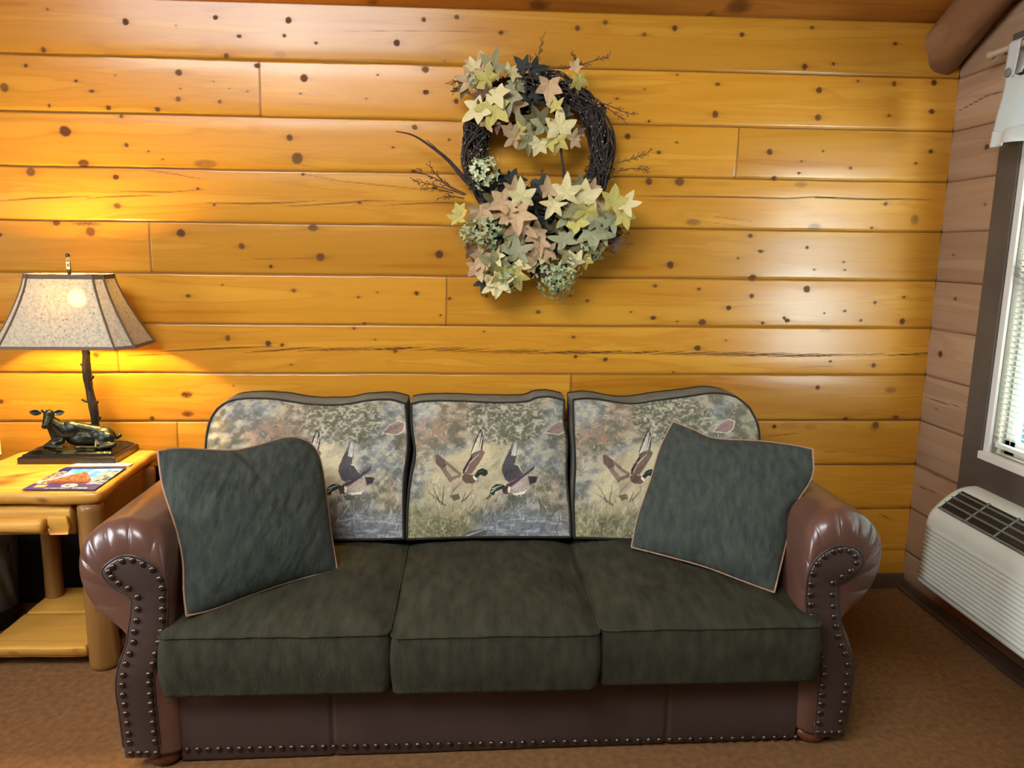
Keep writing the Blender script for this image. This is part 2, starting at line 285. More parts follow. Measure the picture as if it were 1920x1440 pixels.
def board_wall(name, u, rows, zg, seams, joints, toP, mt, knots, softs, cracks, gw=.0065, gd=.007):
    """u: horizontal samples, zg: vertical samples. toP(u,z,depth) -> xyz"""
    U, Z = np.meshgrid(u, zg, indexing='ij'); dep = np.zeros_like(U); kn = np.zeros_like(U); warp = np.zeros_like(U); bd = np.zeros_like(U)
    row = np.zeros(U.shape, int)
    for i, s in enumerate(seams): row[Z < s] = i
    for r in range(len(seams)):
        m = row == r; j = joints.get(r, 9)
        bd[m] = np.where(U[m] < j, (r*.37+.11) % 1, (r*.37+.61) % 1)
    wob = .0022*(vnoise(U*3.1, U*0, 5)-.5)
    for i, s in enumerate(seams):
        if abs(s-2.412) < .001 and name == 'wall_back': continue
        d = Z-s-wob-.0012*(vnoise(U*22, U*0+i*3.3, 6)-.5)
        dep += gd*np.where(d > 0, np.clip(1-d/(gw*1.5), 0, 1), np.clip(1+d/.0022, 0, 1)); kn = np.maximum(kn, .93*np.clip(1.2-np.abs(d-.0006)/.0036, 0, 1)); d = np.abs(d)
        dep += .002*np.exp(-(d/.03)**2)
    for r, j in joints.items():
        m = row == r; sk = (Z[m]-seams[r])*.02
        d = np.abs(U[m]-j-sk); dep[m] += .0015*np.clip(1-d/.0045, 0, 1); kn[m] = np.maximum(kn[m], .85*np.clip(1.3-d/.0034, 0, 1))
    du = u[1]-u[0]; z0 = zg[0]; 
    def win(cx, cz, rx, rz):
        a = np.searchsorted(u, cx-rx); b = np.searchsorted(u, cx+rx); c = np.searchsorted(zg, cz-rz); d = np.searchsorted(zg, cz+rz); return slice(a, b), slice(c, d)
    for k, (cx, cz, r) in enumerate(knots):
        s = win(cx, cz, r*14, r*6)
        dx = (U[s]-cx); dz = (Z[s]-cz); an = .8+.5*((k*37 % 10)/10); th = np.arctan2(dz, dx)
        q = np.sqrt((dx/(r*1.15))**2+(dz/(r*an*1.0))**2)/(1+.22*(vnoise(th*1.3+k, q_(k), 9)-.5))
        kn[s] = np.maximum(kn[s], np.clip((1.18-q)/.3, 0, 1)*(.80+.15*((k*13 % 7)/7)))
        kn[s] = np.maximum(kn[s], .26*np.exp(-((dx/(r*3.2))**2+(dz/(r*.9))**2)))
        warp[s] += np.sign(dz)*r*.8*np.exp(-((dx/(r*4))**2))*np.exp(-(np.abs(dz)/(r*2.2)))
        dep[s] += .0008*np.clip(1.1-q, 0, 1)
    for cx, cz, rx, rz, st in softs:
        s = win(cx, cz, rx*2, rz*2); q = ((U[s]-cx)/rx)**2+((Z[s]-cz)/rz)**2
        kn[s] = np.maximum(kn[s], st*np.clip(1.35-q, 0, 1)*(.7+.5*vnoise(U[s]*120, Z[s]*260, 3)))
    for pts, w in cracks:
        pts = np.array(pts); 
        for a, b in zip(pts[:-1], pts[1:]):
            n = max(2, int(abs(b[0]-a[0])/.03)); q = a+(b-a)*np.linspace(0, 1, n)[:, None]
            lo, hi = min(a[0], b[0])-.004, max(a[0], b[0])+.004
            i0, i1 = np.searchsorted(u, lo), np.searchsorted(u, hi)
            for i in range(i0, min(i1, len(u))):
                zc = np.interp(u[i], [a[0], b[0]] if a[0] < b[0] else [b[0], a[0]], [a[1], b[1]] if a[0] < b[0] else [b[1], a[1]])
                t = (u[i]-pts[0][0])/(pts[-1][0]-pts[0][0]+1e-9); ww = w*max(.12, math.sin(math.pi*min(max(t, 0), 1)))**.6
                zc += .0012*(float(vnoise(np.array(u[i]*40.), np.array(zc*9), 8))-.5)
                j0 = np.searchsorted(zg, zc-ww-.006); j1 = np.searchsorted(zg, zc+ww+.006)
                dd = np.abs(zg[j0:j1]-zc); c = np.clip((ww+.0016-dd)/.003, 0, 1)
                kn[i, j0:j1] = np.maximum(kn[i, j0:j1], c*.97); dep[i, j0:j1] += .0002*c
    P = toP(U, Z, dep)
    return tag(grid(name, P, mt, attrs={'knot': np.clip(kn, 0, 1), 'warp': warp, 'board': bd}), kind='structure')
q_ = lambda k: np.array(float(k)*1.7)
def wpx(p): a = atY(p[0], p[1], 0); return a[0], a[2]
ks = [(*wpx(k), k[2]*.00225*.95) for k in KN]
ss = [(*wpx(k), k[2]*.00225, k[3]*.00225, k[4]) for k in SOFT]
cs = [([wpx(p) for p in pts], w*.00115) for pts, w in CRK]
ux = np.r_[np.linspace(-3.4, -2.3, 60)[:-1], np.arange(-2.3, RX, .0046), RX]
zg = np.r_[np.linspace(-.02, .40, 60)[:-1], np.arange(.40, 2.52, .0036)]
board_wall('wall_back', ux, 12, zg, SEAM, {k: v for k, v in JX.items() if k > 0}, lambda U, Z, d: np.stack([U, d, Z], -1), PINE, ks, ss, cs)
# right wall, pierced by the window opening: built as boards around it
WY0, WY1, WZ0, WZ1 = -.415, -1.95, .735, 2.12
def rpx(p): a = atX(p[0], p[1], RX); return a[1], a[2]
rk = [(-.10+0*i, z, r) for i, (z, r) in enumerate([(.86, .006)])]+[(*rpx((1763, 664)), .012), (*rpx((1850, 276)), .011), (*rpx((1788, 478)), .006), (-.2, .45, .012), (-.14, 1.33, .008), (-.25, 1.7, .006)]
rc = [([rpx((1793, 210)), rpx((1820, 196)), rpx((1855, 177)), rpx((1890, 170))], .0022), ([rpx((1735, 745)), rpx((1775, 757)), rpx((1815, 766))], .0015), ([rpx((1720, 910)), rpx((1755, 925))], .002), ([rpx((1722, 875)), rpx((1790, 905))], .001)]
def rwall(name, y0, y1, z0, z1):
    yy = np.arange(y1, y0+.0001, .006); yy = np.r_[yy, y0] if y0-yy[-1] > 1e-4 else yy
    zz = np.arange(z0, z1, .005); zz = np.r_[zz, z1]
    cc = [([p for p in pts][::-1], w) for pts, w in rc]
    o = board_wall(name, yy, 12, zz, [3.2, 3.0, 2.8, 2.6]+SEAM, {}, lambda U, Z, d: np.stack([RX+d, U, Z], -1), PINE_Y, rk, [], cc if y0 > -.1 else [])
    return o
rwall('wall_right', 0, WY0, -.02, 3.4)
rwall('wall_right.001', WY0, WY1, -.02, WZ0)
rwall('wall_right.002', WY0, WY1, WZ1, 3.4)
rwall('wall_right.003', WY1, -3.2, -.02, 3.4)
# floor, ceiling, the rest of the room behind the camera
tag(MB().box((-3.5, -6.2, -.06), (2.15, .06, 0)).build('floor', CARPET, sm=False), kind='structure')
SL = .54
cu = np.arange(-3.5, 2.2, .02); cv = np.arange(0, 6.3, .02)
U, V = np.meshgrid(cu, cv, indexing='ij'); zc = 2.412+SL*np.minimum(V, 3.1)-SL*np.maximum(V-3.1, 0)
bt = (V/.2).astype(int); dj = np.abs(V/.2-np.round(V/.2))*.2; zc = zc+.008*np.clip(1-dj/.012, 0, 1)
kc = np.zeros_like(U)
for (px, py, rx, ry) in ((1010, 10, .04, .03), (1385, 12, .05, .035), (1330, 32, .02, .02), (700, 5, .02, .02)):
    d = ray(px, py); t = (2.412+SL*(0)-CH+SL*0); 
    # intersect z = 2.412 - SL*y
    t = (2.412-CH+SL*D)/(d[2]+SL*d[1]); p = CAM+t*d
    q = ((U-p[0])/rx)**2+((-V-p[1])/ry)**2; kc = np.maximum(kc, .75*np.clip(1.4-q, 0, 1))
tag(grid('ceiling', np.stack([U, -V, zc], -1), PINE_C, attrs={'knot': kc, 'warp': kc*.02, 'board': (bt*.37) % 1}), kind='structure')
tag(MB().box((-3.6, .02, -.1), (RX+.4, .08, 4.2)).box((RX+.012, -.42, -.1), (RX+.08, .08, 4.2)).build('wall_outer', PINE, sm=False), kind='structure')
tag(MB().box((-3.56, -6.2, 0), (-3.5, .06, 4.2)).build('wall_left', PLASTER, sm=False), kind='structure')
tag(MB().box((-3.5, -6.2, 0), (2.1, -6.14, 4.2)).build('wall_rear', PLASTER, sm=False), kind='structure')
tag(MB().box((RX, -6.2, 0), (RX+.05, -3.2, 4.2)).box((RX, -3.2, 3.4), (RX+.05, 0, 4.2)).build('wall_right.004', PINE_Y, sm=False), kind='structure')
# baseboards
tag(MB().box((-3.4, -.014, 0), (RX, .002, .07), bev=.004).build('baseboard_back', BASEB, sm=False), kind='structure')
tag(MB().box((RX-.014, -3.1, 0), (RX+.002, -.012, .05), bev=.004).box((RX-.03, -3.1, 0), (RX-.012, -.012, .018), bev=.005).build('baseboard_right', BASEB, sm=False), kind='structure')
# sloping rafter log in the corner above the right wall
ts = np.linspace(-.1, 3.3, 70); A = np.array([1.918, 0, 2.330]); dr = np.array([0.02, -1, SL]); dr = dr/np.linalg.norm(dr)
R = []
for t in ts:
    th = np.linspace(0, 2*math.pi, 40, endpoint=False); rr = .084+.006*np.sin(th*3+t*4)+.004*np.sin(th*5-t*9)+.008*fbm(np.cos(th)*2+4+t*2, np.sin(th)*2+4, 3)
    n1 = np.array([1., 0, 0]); n2 = np.cross(dr, n1); R.append(A+dr*t+rr[:, None]*(np.cos(th)[:, None]*n1+np.sin(th)[:, None]*n2))
R = np.array(R); kk = np.zeros(R.shape[:2]); kc0 = atX(1811, 60, 1.82); kk = np.maximum(kk, .7*np.clip(1.3-(np.linalg.norm(R-kc0, axis=2)/.022), 0, 1))
tag(grid('trim_1', R, LOGW, cv=True, attrs={'knot': kk, 'warp': kk*0, 'board': kk*0+.4}), kind='structure')
# ---- window_1: casing, frame, glass, blinds, valance
w = bpy.data.objects.new('window_1', None); COL.objects.link(w); w.location = (RX, (WY0+WY1)/2, WZ0); tag(w, kind='structure')
cx = RX-.012
def part(mb, name, m, par, sm=False, fix=False): return mb.build(name, m, par, sm=sm, fix=fix)
part(MB().box((cx, WY0, .565), (RX+.03, -.305, 2.3), bev=.004), 'window_casing', CASING, w)
part(MB().box((cx, -2.06, .565), (RX+.03, WY1, 2.3), bev=.004), 'window_casing', CASING, w)
part(MB().box((cx, WY1, 2.10), (RX+.03, WY0, 2.3), bev=.004), 'window_casing', CASING, w)
part(MB().box((cx-.006, WY1, .565), (RX+.03, WY0+.0, .735), bev=.004), 'window_apron', CASING, w)
mf = MB(); fx0, fx1 = RX-.004, RX+.008
mf.box((fx0, WY0-.03, .735), (fx1, WY0, 2.12), bev=.003).box((fx0, WY1, .735), (fx1, WY1+.03, 2.12), bev=.003).box((fx0, WY1, 2.09), (fx1, WY0, 2.12), bev=.003).box((fx0-.02, WY1, .735), (fx1, WY0, .765), bev=.003)
part(mf, 'window_frame', WHITEP, w)
mj = MB().box((RX+.008, WY0-.034, .765), (RX+.085, WY0-.026, 2.1)).box((RX+.008, WY1+.026, .765), (RX+.085, WY1+.034, 2.1)).box((RX+.008, WY1, .74), (RX+.085, WY0, .765)).box((RX+.03, WY1, 2.1), (RX+.085, WY0, 2.13))
part(mj, 'window_jamb', mat('beige_jamb', (150, 138, 120), .6), w)
ms = MB().box((RX+.052, WY1+.04, .765), (RX+.072, WY0-.04, .82)).box((RX+.052, WY1+.04, 1.40), (RX+.072, WY0-.04, 1.45)).box((RX+.052, WY0-.09, .765), (RX+.072, WY0-.04, 2.1)).box((RX+.052, WY1+.04, .765), (RX+.072, WY1+.09, 2.1))
part(ms, 'window_sash', WHITEP, w)
GL = bpy.data.materials.new('window_glass'); GL.use_nodes = True; n = GL.node_tree.nodes; n.clear()
o_ = n.new('ShaderNodeOutputMaterial'); mx = n.new('ShaderNodeMixShader'); t_ = n.new('ShaderNodeBsdfTransparent'); g_ = n.new('ShaderNodeBsdfGlossy'); fr = n.new('ShaderNodeFresnel')
g_.inputs['Roughness'].default_value = .02; t_.inputs[0].default_value = (.9, .96, .95, 1)
L = GL.node_tree.links; mx.inputs[0].default_value = .05; L.new(t_.outputs[0], mx.inputs[1]); L.new(g_.outputs[0], mx.inputs[2]); L.new(mx.outputs[0], o_.inputs[0])
part(MB().box((RX+.061, WY1+.05, .78), (RX+.065, WY0-.05, 2.1)), 'window_pane', GL, w)
adopt(w)
bl = empty('window_blind', (RX+.022, (WY0+WY1)/2, 2.08), 'white horizontal slat blind hanging in the window on the right wall', 'blind')
part(MB().box((RX+.004, WY1+.042, 2.05), (RX+.044, WY0-.042, 2.085), bev=.003), 'headrail', WHITEP, bl)
z = .83; ns = 0
while z < 2.04:
    tl = math.radians(28); yy = np.linspace(WY0-.042, WY1+.042, 2); uu = np.linspace(-.0125, .0125, 5)
    P = np.array([[[RX+.022+a*math.cos(tl), y, z-a*math.sin(tl)+.0015*(1-(a/.0125)**2)] for a in uu] for y in yy])
    P2 = P.copy(); P2[..., 2] -= .0006
    mb = MB(); mb.add(P.reshape(-1, 3), grid_faces(2, 5)); mb.add(P2.reshape(-1, 3), grid_faces(2, 5)[:, ::-1]); mb.build('slat', SLAT, bl); z += .0212; ns += 1
part(MB().box((RX+.010, WY1+.042, .79), (RX+.034, WY0-.042, .806), bev=.003), 'bottom_rail', WHITEP, bl)
for yc in (WY0-.12, WY0-.75, WY1+.12):
    part(MB().tube([(RX+.008, yc, .795), (RX+.008, yc, 2.05)], .001, 5), 'ladder_cord', WHITEP, bl)
adopt(bl)
# curtain rod and valance
rod = empty('curtain_rod', (1.93, -1.1, 2.235), 'pale round curtain rod above the window behind the white valance', 'curtain rod')
part(MB().tube([(1.925, -.27, 2.235), (1.925, -2.1, 2.235)], .012, 14), 'pole', RODW, rod, sm=True)
part(MB().box((1.922, -.34, 2.222), (RX-.008, -.325, 2.246), bev=.002), 'bracket', RODW, rod)
part(MB().ball((1.925, -.27, 2.235), .018, 2), 'finial', RODW, rod, sm=True)
adopt(rod)
va = empty('tab_top_valance', (1.92, -1.1, 2.0), 'short white cotton tab-top valance with grey buttons over the window', 'valance')
vy = np.linspace(0, 1, 260); vz = np.linspace(0, 1, 30); U, V = np.meshgrid(vy, vz, indexing='ij')
ytop = -.408-1.6*U; ybot = -.375-1.68*U; Y = ytop*(1-V)+ybot*V
Z = 2.155-.035*np.abs(np.sin((U*1.6/.155)*math.pi))**.8*(1-V)-.262*V
X = 1.905-.022*V+(.006+.022*V)*np.sin(U*1.6/.155*2*math.pi*.9+.6)-.01*vnoise(U*30, V*3, 4)
vf = grid('valance_cloth', np.stack([X, Y, Z], -1), FABW, va); so = vf.modifiers.new('thick', 'SOLIDIFY'); so.thickness = .0015
hm = grid('hem', np.stack([X-.003, Y, Z], -1)[:, 23:], mat('white_cotton_hem', (206, 208, 198), .9), va); so = hm.modifiers.new('thick', 'SOLIDIFY'); so.thickness = .001
for k in range(10):
    y = -.412-k*.162
    q = np.linspace(0, 1, 24); loop = np.array([[1.905-.0*t, 0, 2.12+.10*min(1, t*2.2)] for t in q])
    ang = np.linspace(-math.pi/2*1.0, math.pi*1.15, 18)
    path = [(1.901, 2.125)]+[(1.903, 2.16), (1.906, 2.20)]+[(1.925-.019*math.cos(a), 2.238+.017*math.sin(a)) for a in np.linspace(0, math.pi, 12)]+[(1.944, 2.19), (1.93, 2.14)]
    pth = cr(path, 30); wv = np.linspace(-.026, .026, 6)
    sk = .012*(1 if k else 0)
    P = np.array([[[p[0]+.001*math.cos(v*90), y+v*(1+.15*(p[1]-2.12)/.12)+(.03 if k else .004)*(p[1]-2.12)/.12*(1 if k % 2 else -1), p[1]] for v in wv] for p in pth])
    tb = grid('tab', P, FABW, va); so = tb.modifiers.new('thick', 'SOLIDIFY'); so.thickness = .0018
    part(MB().ball((1.896, y, 2.142), .0165, 2, (.3, 1, 1)), 'button', BUTTON, va, sm=True)
adopt(va)
# ---- air conditioner on the right wall
ac = empty('wall_air_conditioner', (1.88, -.93, .23), 'beige wall-mounted room air conditioner under the window with louvred front', 'air conditioner')
AX, AY0, AY1, AZ = 1.772, -.385, -1.455, .232
prof = [(RX, AZ), (1.86, AZ), (1.79, AZ), (1.774, AZ+.004), (AX, AZ+.02), (AX+.002, .30), (AX+.006, .40), (AX+.010, .475), (1.790, .512), (1.806, .535), (1.835, .566), (1.875, .598), (1.91, .616), (1.945, .624), (RX, .626)]
pr = cr(prof, 90); rings = []
for t in np.r_[np.linspace(0, 1, 12)**1.0*.06, np.linspace(.075, .925, 60), 1-np.linspace(1, 0, 12)*.06]:
    y = AY0+(AY1-AY0)*t; e = min(t, 1-t)/.06; s = 1-(1-min(1, e))**2.6*.30
    c = np.array([RX, .40]); rg = c+(pr-c)*np.array([s**.8, 1-(1-s)*.33]); rings.append(np.c_[rg[:, 0], np.full(len(rg), y), rg[:, 1]])
bd_ = grid('housing', np.array(rings), BEIGE, ac, cap=True)
# louvre front: a panel of fine ribs
nr = 13; zz = np.linspace(.262, .478, nr*10); yy = np.linspace(AY0-.055, AY1+.055, 20)
fr_x = AX-.004+.006*(zz-.25)/.22
rib = .004*np.abs(((zz-.262)/(.216/nr)) % 1-.35)
P = np.array([[[fr_x[j]+rib[j], y, zz[j]] for j in range(len(zz))] for y in yy]); g = grid('louvre_panel', P, BEIGE, ac, flip=True, sm=False); so = g.modifiers.new('thick', 'SOLIDIFY'); so.thickness = .003
# discharge grille on the slope
def slope(s): return np.array([1.797+(1.905-1.797)*s, 0, .545+(.626-.545)*s-.012*(s-.5)**2+.003*math.sin(s*math.pi)])
nrm = np.array([-.6, 0, .8])
gy0, gy1 = AY0-.075, AY1+.09
P = np.array([[slope(s)*[1, 0, 1]+np.array([0, y, 0])+nrm*.001 for s in np.linspace(.08, .86, 8)] for y in (gy0, gy1)]); g = grid('grille_opening', P, DARKV, ac, flip=True); so = g.modifiers.new('thick', 'SOLIDIFY'); so.thickness = .002
for s in (.08, .30, .52, .74):
    p = slope(s)+nrm*.004; part(MB().box((p[0]-.003, gy1, p[2]-.002), (p[0]+.003, gy0, p[2]+.003)), 'grille_bar', GREYB, ac)
for k in range(7):
    y = gy0-.005-(gy0-gy1-.01)*k/6*1.0 if k else gy0
    a = slope(.06)+nrm*.005; b = slope(.88)+nrm*.005
    part(MB().tube([a*[1, 0, 1]+np.array([0, y, 0]), b*[1, 0, 1]+np.array([0, y, 0])], .0045, 6), 'grille_crossbar', GREYB if k else BEIGE, ac, sm=True)
adopt(ac)
# outlet at the far left
ol = empty('wall_outlet', (-1.93, -.01, .76), 'white wall outlet with a plugged-in adapter behind the left end of the log table', 'outlet')
p = atY(0., 828., -.012); c0 = (p[0]-.036, -.004, p[2])
ol.location = (c0[0], 0, c0[2])
part(MB().box((c0[0]-.035, -.008, c0[2]-.057), (c0[0]+.030, .0, c0[2]+.057), bev=.002), 'plate', WHITEP, ol)
part(MB().ball((c0[0]+.004, -.03, c0[2]), .034, 3, (1, .8, 1.25)), 'adapter', WHITEP, ol, sm=True)
adopt(ol)
# ------------------------------------------------------------------ log end table
def woody(o, axis, seed, knots=(), soft=.0):
    me = o.data; n = len(me.vertices); c = np.zeros(n*3, np.float32); me.vertices.foreach_get('co', c); c = c.reshape(-1, 3)
    k = np.zeros(n)
    for x, y, z, r in knots: k = np.maximum(k, .8*np.clip(1.4-np.linalg.norm((c-(x, y, z))*np.array([.6, 1, 1]) if axis == 0 else (c-(x, y, z)), axis=1)/r, 0, 1))
    for nm, a in (('knot', k), ('warp', k*.01), ('board', np.full(n, seed))):
        at = me.attributes.new(nm, 'FLOAT', 'POINT'); at.data.foreach_set('value', a.astype(np.float32))
    return o
def plank(x0, x1, y0, y1, z0, z1, name, par, seed, wob=.008, nx=90, rnd=.014, knots=(), m=None):
    """live-edge slab, rounded cross-section looped along x"""
    R = []
    for i, x in enumerate(np.linspace(x0, x1, nx)):
        t = i/(nx-1); e = min(t, 1-t)*(x1-x0); s = math.sqrt(max(0, 1-(1-min(1, e/rnd))**2)) if e < rnd else 1
        f = y0+wob*(float(fbm(np.array(x*7+seed*9), np.array(seed*5.)))-.5)*2; b = y1; zt = z1; zb = z0+wob*(float(fbm(np.array(x*9+seed*3), np.array(7.+seed)))-.4)
        sec = []
        for a in np.linspace(0, 2*math.pi, 56, endpoint=False):
            ca, sa = math.cos(a), math.sin(a); ex = .28
            px = abs(ca)**ex*np.sign(ca); pz = abs(sa)**ex*np.sign(sa)
            yy = (f+b)/2+px*(b-f)/2*(1-.0*(1-s)); z_ = (zt+zb)/2+pz*(zt-zb)/2*(.35+.65*s)
            if px < -.9 and pz < .3: yy += .012*(.3-pz)*1.0*(1 if pz > -1 else 0)
            sec.append((x, yy, z_))
        R.append(sec)
    o = grid(name, np.array(R), m or TABW, par, cv=True, cap=True); return woody(o, 0, seed, knots)
tb = empty('log_end_table', (-1.5, -.3, 0), 'honey-coloured rustic log end table with drawer and low shelf left of the sofa', 'table')
ZT = .675
TX0, TX1 = -1.835, -1.272
R = []
# top: outline polygon with live front edge, rings over height
outl = [(-1.80, -.035), (-1.55, -.03), (-1.302, -.03), (-1.292, -.10), (-1.283, -.25), (-1.272, -.42), (-1.262, -.545), (-1.285, -.578), (-1.40, -.585), (-1.55, -.575), (-1.70, -.580), (-1.80, -.565), (-1.872, -.52), (-1.862, -.33), (-1.833, -.16)]
oc = cr(outl, 220, True); cc = oc.mean(0)
hz = [(.0, 0.02), (.004, .006), (.012, 0), (.024, -.002), (.036, .004), (.046, .016), (.052, .04)]
rings = [np.c_[cc+(oc-cc)*f, np.full(len(oc), ZT)] for f in (.002, .3, .6, .85)]
for dz, ins in hz:
    dl = cc-oc; dl = dl/np.linalg.norm(dl, axis=1)[:, None]; w_ = .006*(fbm(oc[:, 0]*16, oc[:, 1]*16+dz*30, 4)-.5)
    rings.append(np.c_[oc+dl*(ins+w_)[:, None] if hasattr(ins+w_, 'shape') else oc, np.full(len(oc), ZT-dz)])
rings += [np.c_[cc+(oc-cc)*f, np.full(len(oc), ZT-.053)] for f in (.8, .3, .002)]
o = grid('table_top', np.array(rings), TABW, tb, cv=True, flip=True)
fixn(o.data); kp = atZ(27., 890., ZT); woody(o, 0, .3, [(*atZ(30., 892., ZT), .022), (*atZ(2., 905., ZT), .03), (-1.45, -.585, .645, .012)])
def log(name, a, b, r0, r1, par, seed, m=TABL, kn=()):
    a, b = np.array(a, float), np.array(b, float); n = 50; R = []
    for i in range(n):
        t = i/(n-1); c = a+(b-a)*t; rr = r0+(r1-r0)*t; e = min(t, 1-t)*np.linalg.norm(b-a); s = .82+.18*min(1, e/.01)
        th = np.linspace(0, 2*math.pi, 32, endpoint=False); rad = s*rr*(1+.05*np.sin(2*th+seed+t*3)+.05*(fbm(np.cos(th)*1.5+5+t*3, np.sin(th)*1.5+5+seed, 2)-.5)*2)
        d = (b-a)/np.linalg.norm(b-a); u = np.cross(d, (0, 0, 1)) if abs(d[2]) < .9 else np.array([1., 0, 0]); u /= np.linalg.norm(u); v = np.cross(d, u)
        R.append(c+rad[:, None]*(np.cos(th)[:, None]*u+np.sin(th)[:, None]*v))
    o = grid(name, np.array(R), m, par, cv=True, cap=True); return woody(o, 2, seed % 1, kn)
log('leg', (-1.318, -.53, 0), (-1.318, -.535, .625), .050, .044, tb, .4, kn=[(-1.30, -.575, .25, .012)])
log('leg', (-1.318, -.105, 0), (-1.318, -.105, .625), .048, .046, tb, 1.3)
log('leg', (-1.775, -.50, 0), (-1.775, -.50, .625), .047, .046, tb, 2.1)
log('leg', (-1.69, -.155, 0), (-1.675, -.155, .625), .034, .036, tb, 3.2)
plank(-1.725, -1.362, -.565, -.30, .048, .098, 'shelf', tb, .55, .006, knots=[(*atZ(85., 1185., .098), .02), (-1.62, -.57, .07, .012), (-1.40, -.57, .08, .008)])
plank(-1.725, -1.35, -.298, -.075, .052, .096, 'shelf', tb, .75, .004)
# side rails and drawer box
o = MB().box((-1.335, -.50, .500), (-1.30, -.12, .625), bev=.004).build('side_panel', TABL, tb); woody(o, 2, .6)
log('rail', (-1.318, -.50, .12), (-1.318, -.12, .12), .026, .026, tb, 6.1)
dr_ = plank(-1.64, -1.372, -.567, -.20, .508, .618, 'drawer', tb, .2, .003, rnd=.004)
h = log('drawer_pull', (-1.67, -.578, .558), (-1.452, -.578, .556), .024, .027, dr_, .9, m=TABW, kn=[(-1.452, -.578, .556, .017)])
woody_end = plank(-1.44, -1.372, -.586, -.57, .524, .590, 'drawer_block', dr_, .95, .003, nx=30, rnd=.006)
adopt(tb)
bb = MB().box((-2.25, -.029, .001), (-1.19, -.016, .60), bev=.002).build('shadow_board', mat('shadow_black', (20, 15, 12), .7, (14, 10, 9), 8), None, sm=False)  # added black sheet standing in for the deep shadow behind the table
tag(bb, 'black flat board added to stand in for deep shadow behind the log table legs', 'board')
# bin beyond the table at the left edge of the picture
bn = empty('waste_bin', (-1.96, -.30, 0), 'dark bin with a grey plastic liner standing left of the log table shelf', 'bin')
th = np.linspace(0, 2*math.pi, 72, endpoint=False); R = []
for z, r in ((0, .10), (.005, .115), (.34, .135)): R.append(np.c_[-1.945+r*np.cos(th), -.215+r*np.sin(th), np.full(72, z)])
grid('bin_body', np.array(R), mat('dark_bin_plastic', (34, 38, 44), .4), bn, cv=True, cap=True)
R = []
for i, z in enumerate(np.linspace(.08, .40, 30)):
    t = i/29; r = .128+.014*t+.012*(fbm(np.cos(th)*4+5, np.sin(th)*4+t*3+5, 21)-.5)*2
    if t > .9: r = r-.03*(t-.9)*10
    R.append(np.c_[-1.945+r*np.cos(th), -.215+r*np.sin(th), np.full(72, z)])
lo = grid('bin_liner', np.array(R), mat('grey_bin_liner', (98, 106, 118), .35, (70, 78, 92), 12, .4, 40), bn, cv=True); lo.modifiers.new('thick', 'SOLIDIFY').thickness = .001
adopt(bn)
# ------------------------------------------------------------------ brochures
def sheet(name, quad, z, n, paint, label, cat, grp=None):
    u = np.linspace(0, 1, n[0]); v = np.linspace(0, 1, n[1]); U, V = np.meshgrid(u, v, indexing='ij')
    q = [atZ(float(a), float(b), z) for a, b in quad]   # bl br tr tl
    P = ((1-U)*(1-V))[..., None]*q[0]+(U*(1-V))[..., None]*q[1]+(U*V)[..., None]*q[2]+((1-U)*V)[..., None]*q[3]
    P[..., 2] = z+.002*np.maximum(0, V-.8)*U
    o = grid(name, P, PAPER, None, attrs={'paint': paint(U, V)}); s = o.modifiers.new('thick', 'SOLIDIFY'); s.thickness = .0015
    c = P.reshape(-1, 3).mean(0); return tag(o, label, cat, grp)
PAPER = bpy.data.materials.new('glossy_paper'); PAPER.use_nodes = True; a = PAPER.node_tree.nodes.new('ShaderNodeAttribute'); a.attribute_name = 'paint'
PAPER.node_tree.links.new(a.outputs[0], PAPER.node_tree.nodes['Principled BSDF'].inputs['Base Color']); PAPER.node_tree.nodes['Principled BSDF'].inputs['Roughness'].default_value = .3
def C3(c): return np.array(lin(c))
def blend(a, c, m): return a*(1-m[..., None])+C3(c)*m[..., None]
def cover(U, V):
    # foreshortened page: U left-right, V bottom-top
    c = np.zeros(U.shape+(3,))+C3((30, 34, 120)); nz = fbm(U*14, V*14, 31); n2 = fbm(U*40, V*30, 33)
    c = blend(c, (30, 40, 120), ((V > .90)).astype(float))
    sky = ((V > .36)*(V < .90)*(U > .18)).astype(float); c = blend(c, (80, 150, 225), sky); c = blend(c, (150, 205, 245), sky*smooth(.45, .7, nz))
    mt = ((V < .36+.42*np.clip(1-np.abs(U-.46)/.30, 0, 1)**.8)*(V > .22)*(U > .2)*(U < .80)).astype(float)
    c = blend(c, (150, 84, 66), mt); c = blend(c, (206, 134, 100), mt*smooth(.5, .62, n2)*(V > .42)); c = blend(c, (104, 58, 52), mt*smooth(.52, .4, n2)); c = blend(c, (82, 44, 58), mt*(V < .33))
    lf = ((U < .20)*(V > .24)*(V < .80)).astype(float); c = blend(c, (150, 128, 140), lf); c = blend(c, (58, 48, 60), lf*smooth(.55, .6, n2)); c = blend(c, (220, 206, 200), lf*smooth(.42, .36, n2))
    rt = ((U > .76)*(V > .22)*(V < .80)).astype(float); c = blend(c, (118, 140, 160), rt); c = blend(c, (196, 206, 210), rt*smooth(.55, .62, n2)); c = blend(c, (60, 74, 104), rt*smooth(.42, .36, nz))
    c = blend(c, (236, 170, 110), ((U > .10)*(U < .25)*(V > .10)*(V < .20)).astype(float))
    e = (((U-.56)/.11)**2+((V-.17)/.075)**2 < 1).astype(float); c = blend(c, (240, 216, 200), e)
    e2 = (((U-.54)/.04)**2+((V-.165)/.035)**2 < 1)*(U < .57); c = blend(c, (58, 46, 90), e2.astype(float))
    for a0, a1, v0, v1 in ((.28, .60, .045, .075), (.66, .86, .05, .085)):
        t = ((U > a0)*(U < a1)*(V > v0)*(V < v1)*(vnoise(U*90, V*4, 5) > .35)).astype(float); c = blend(c, (190, 186, 214), t)
    return c
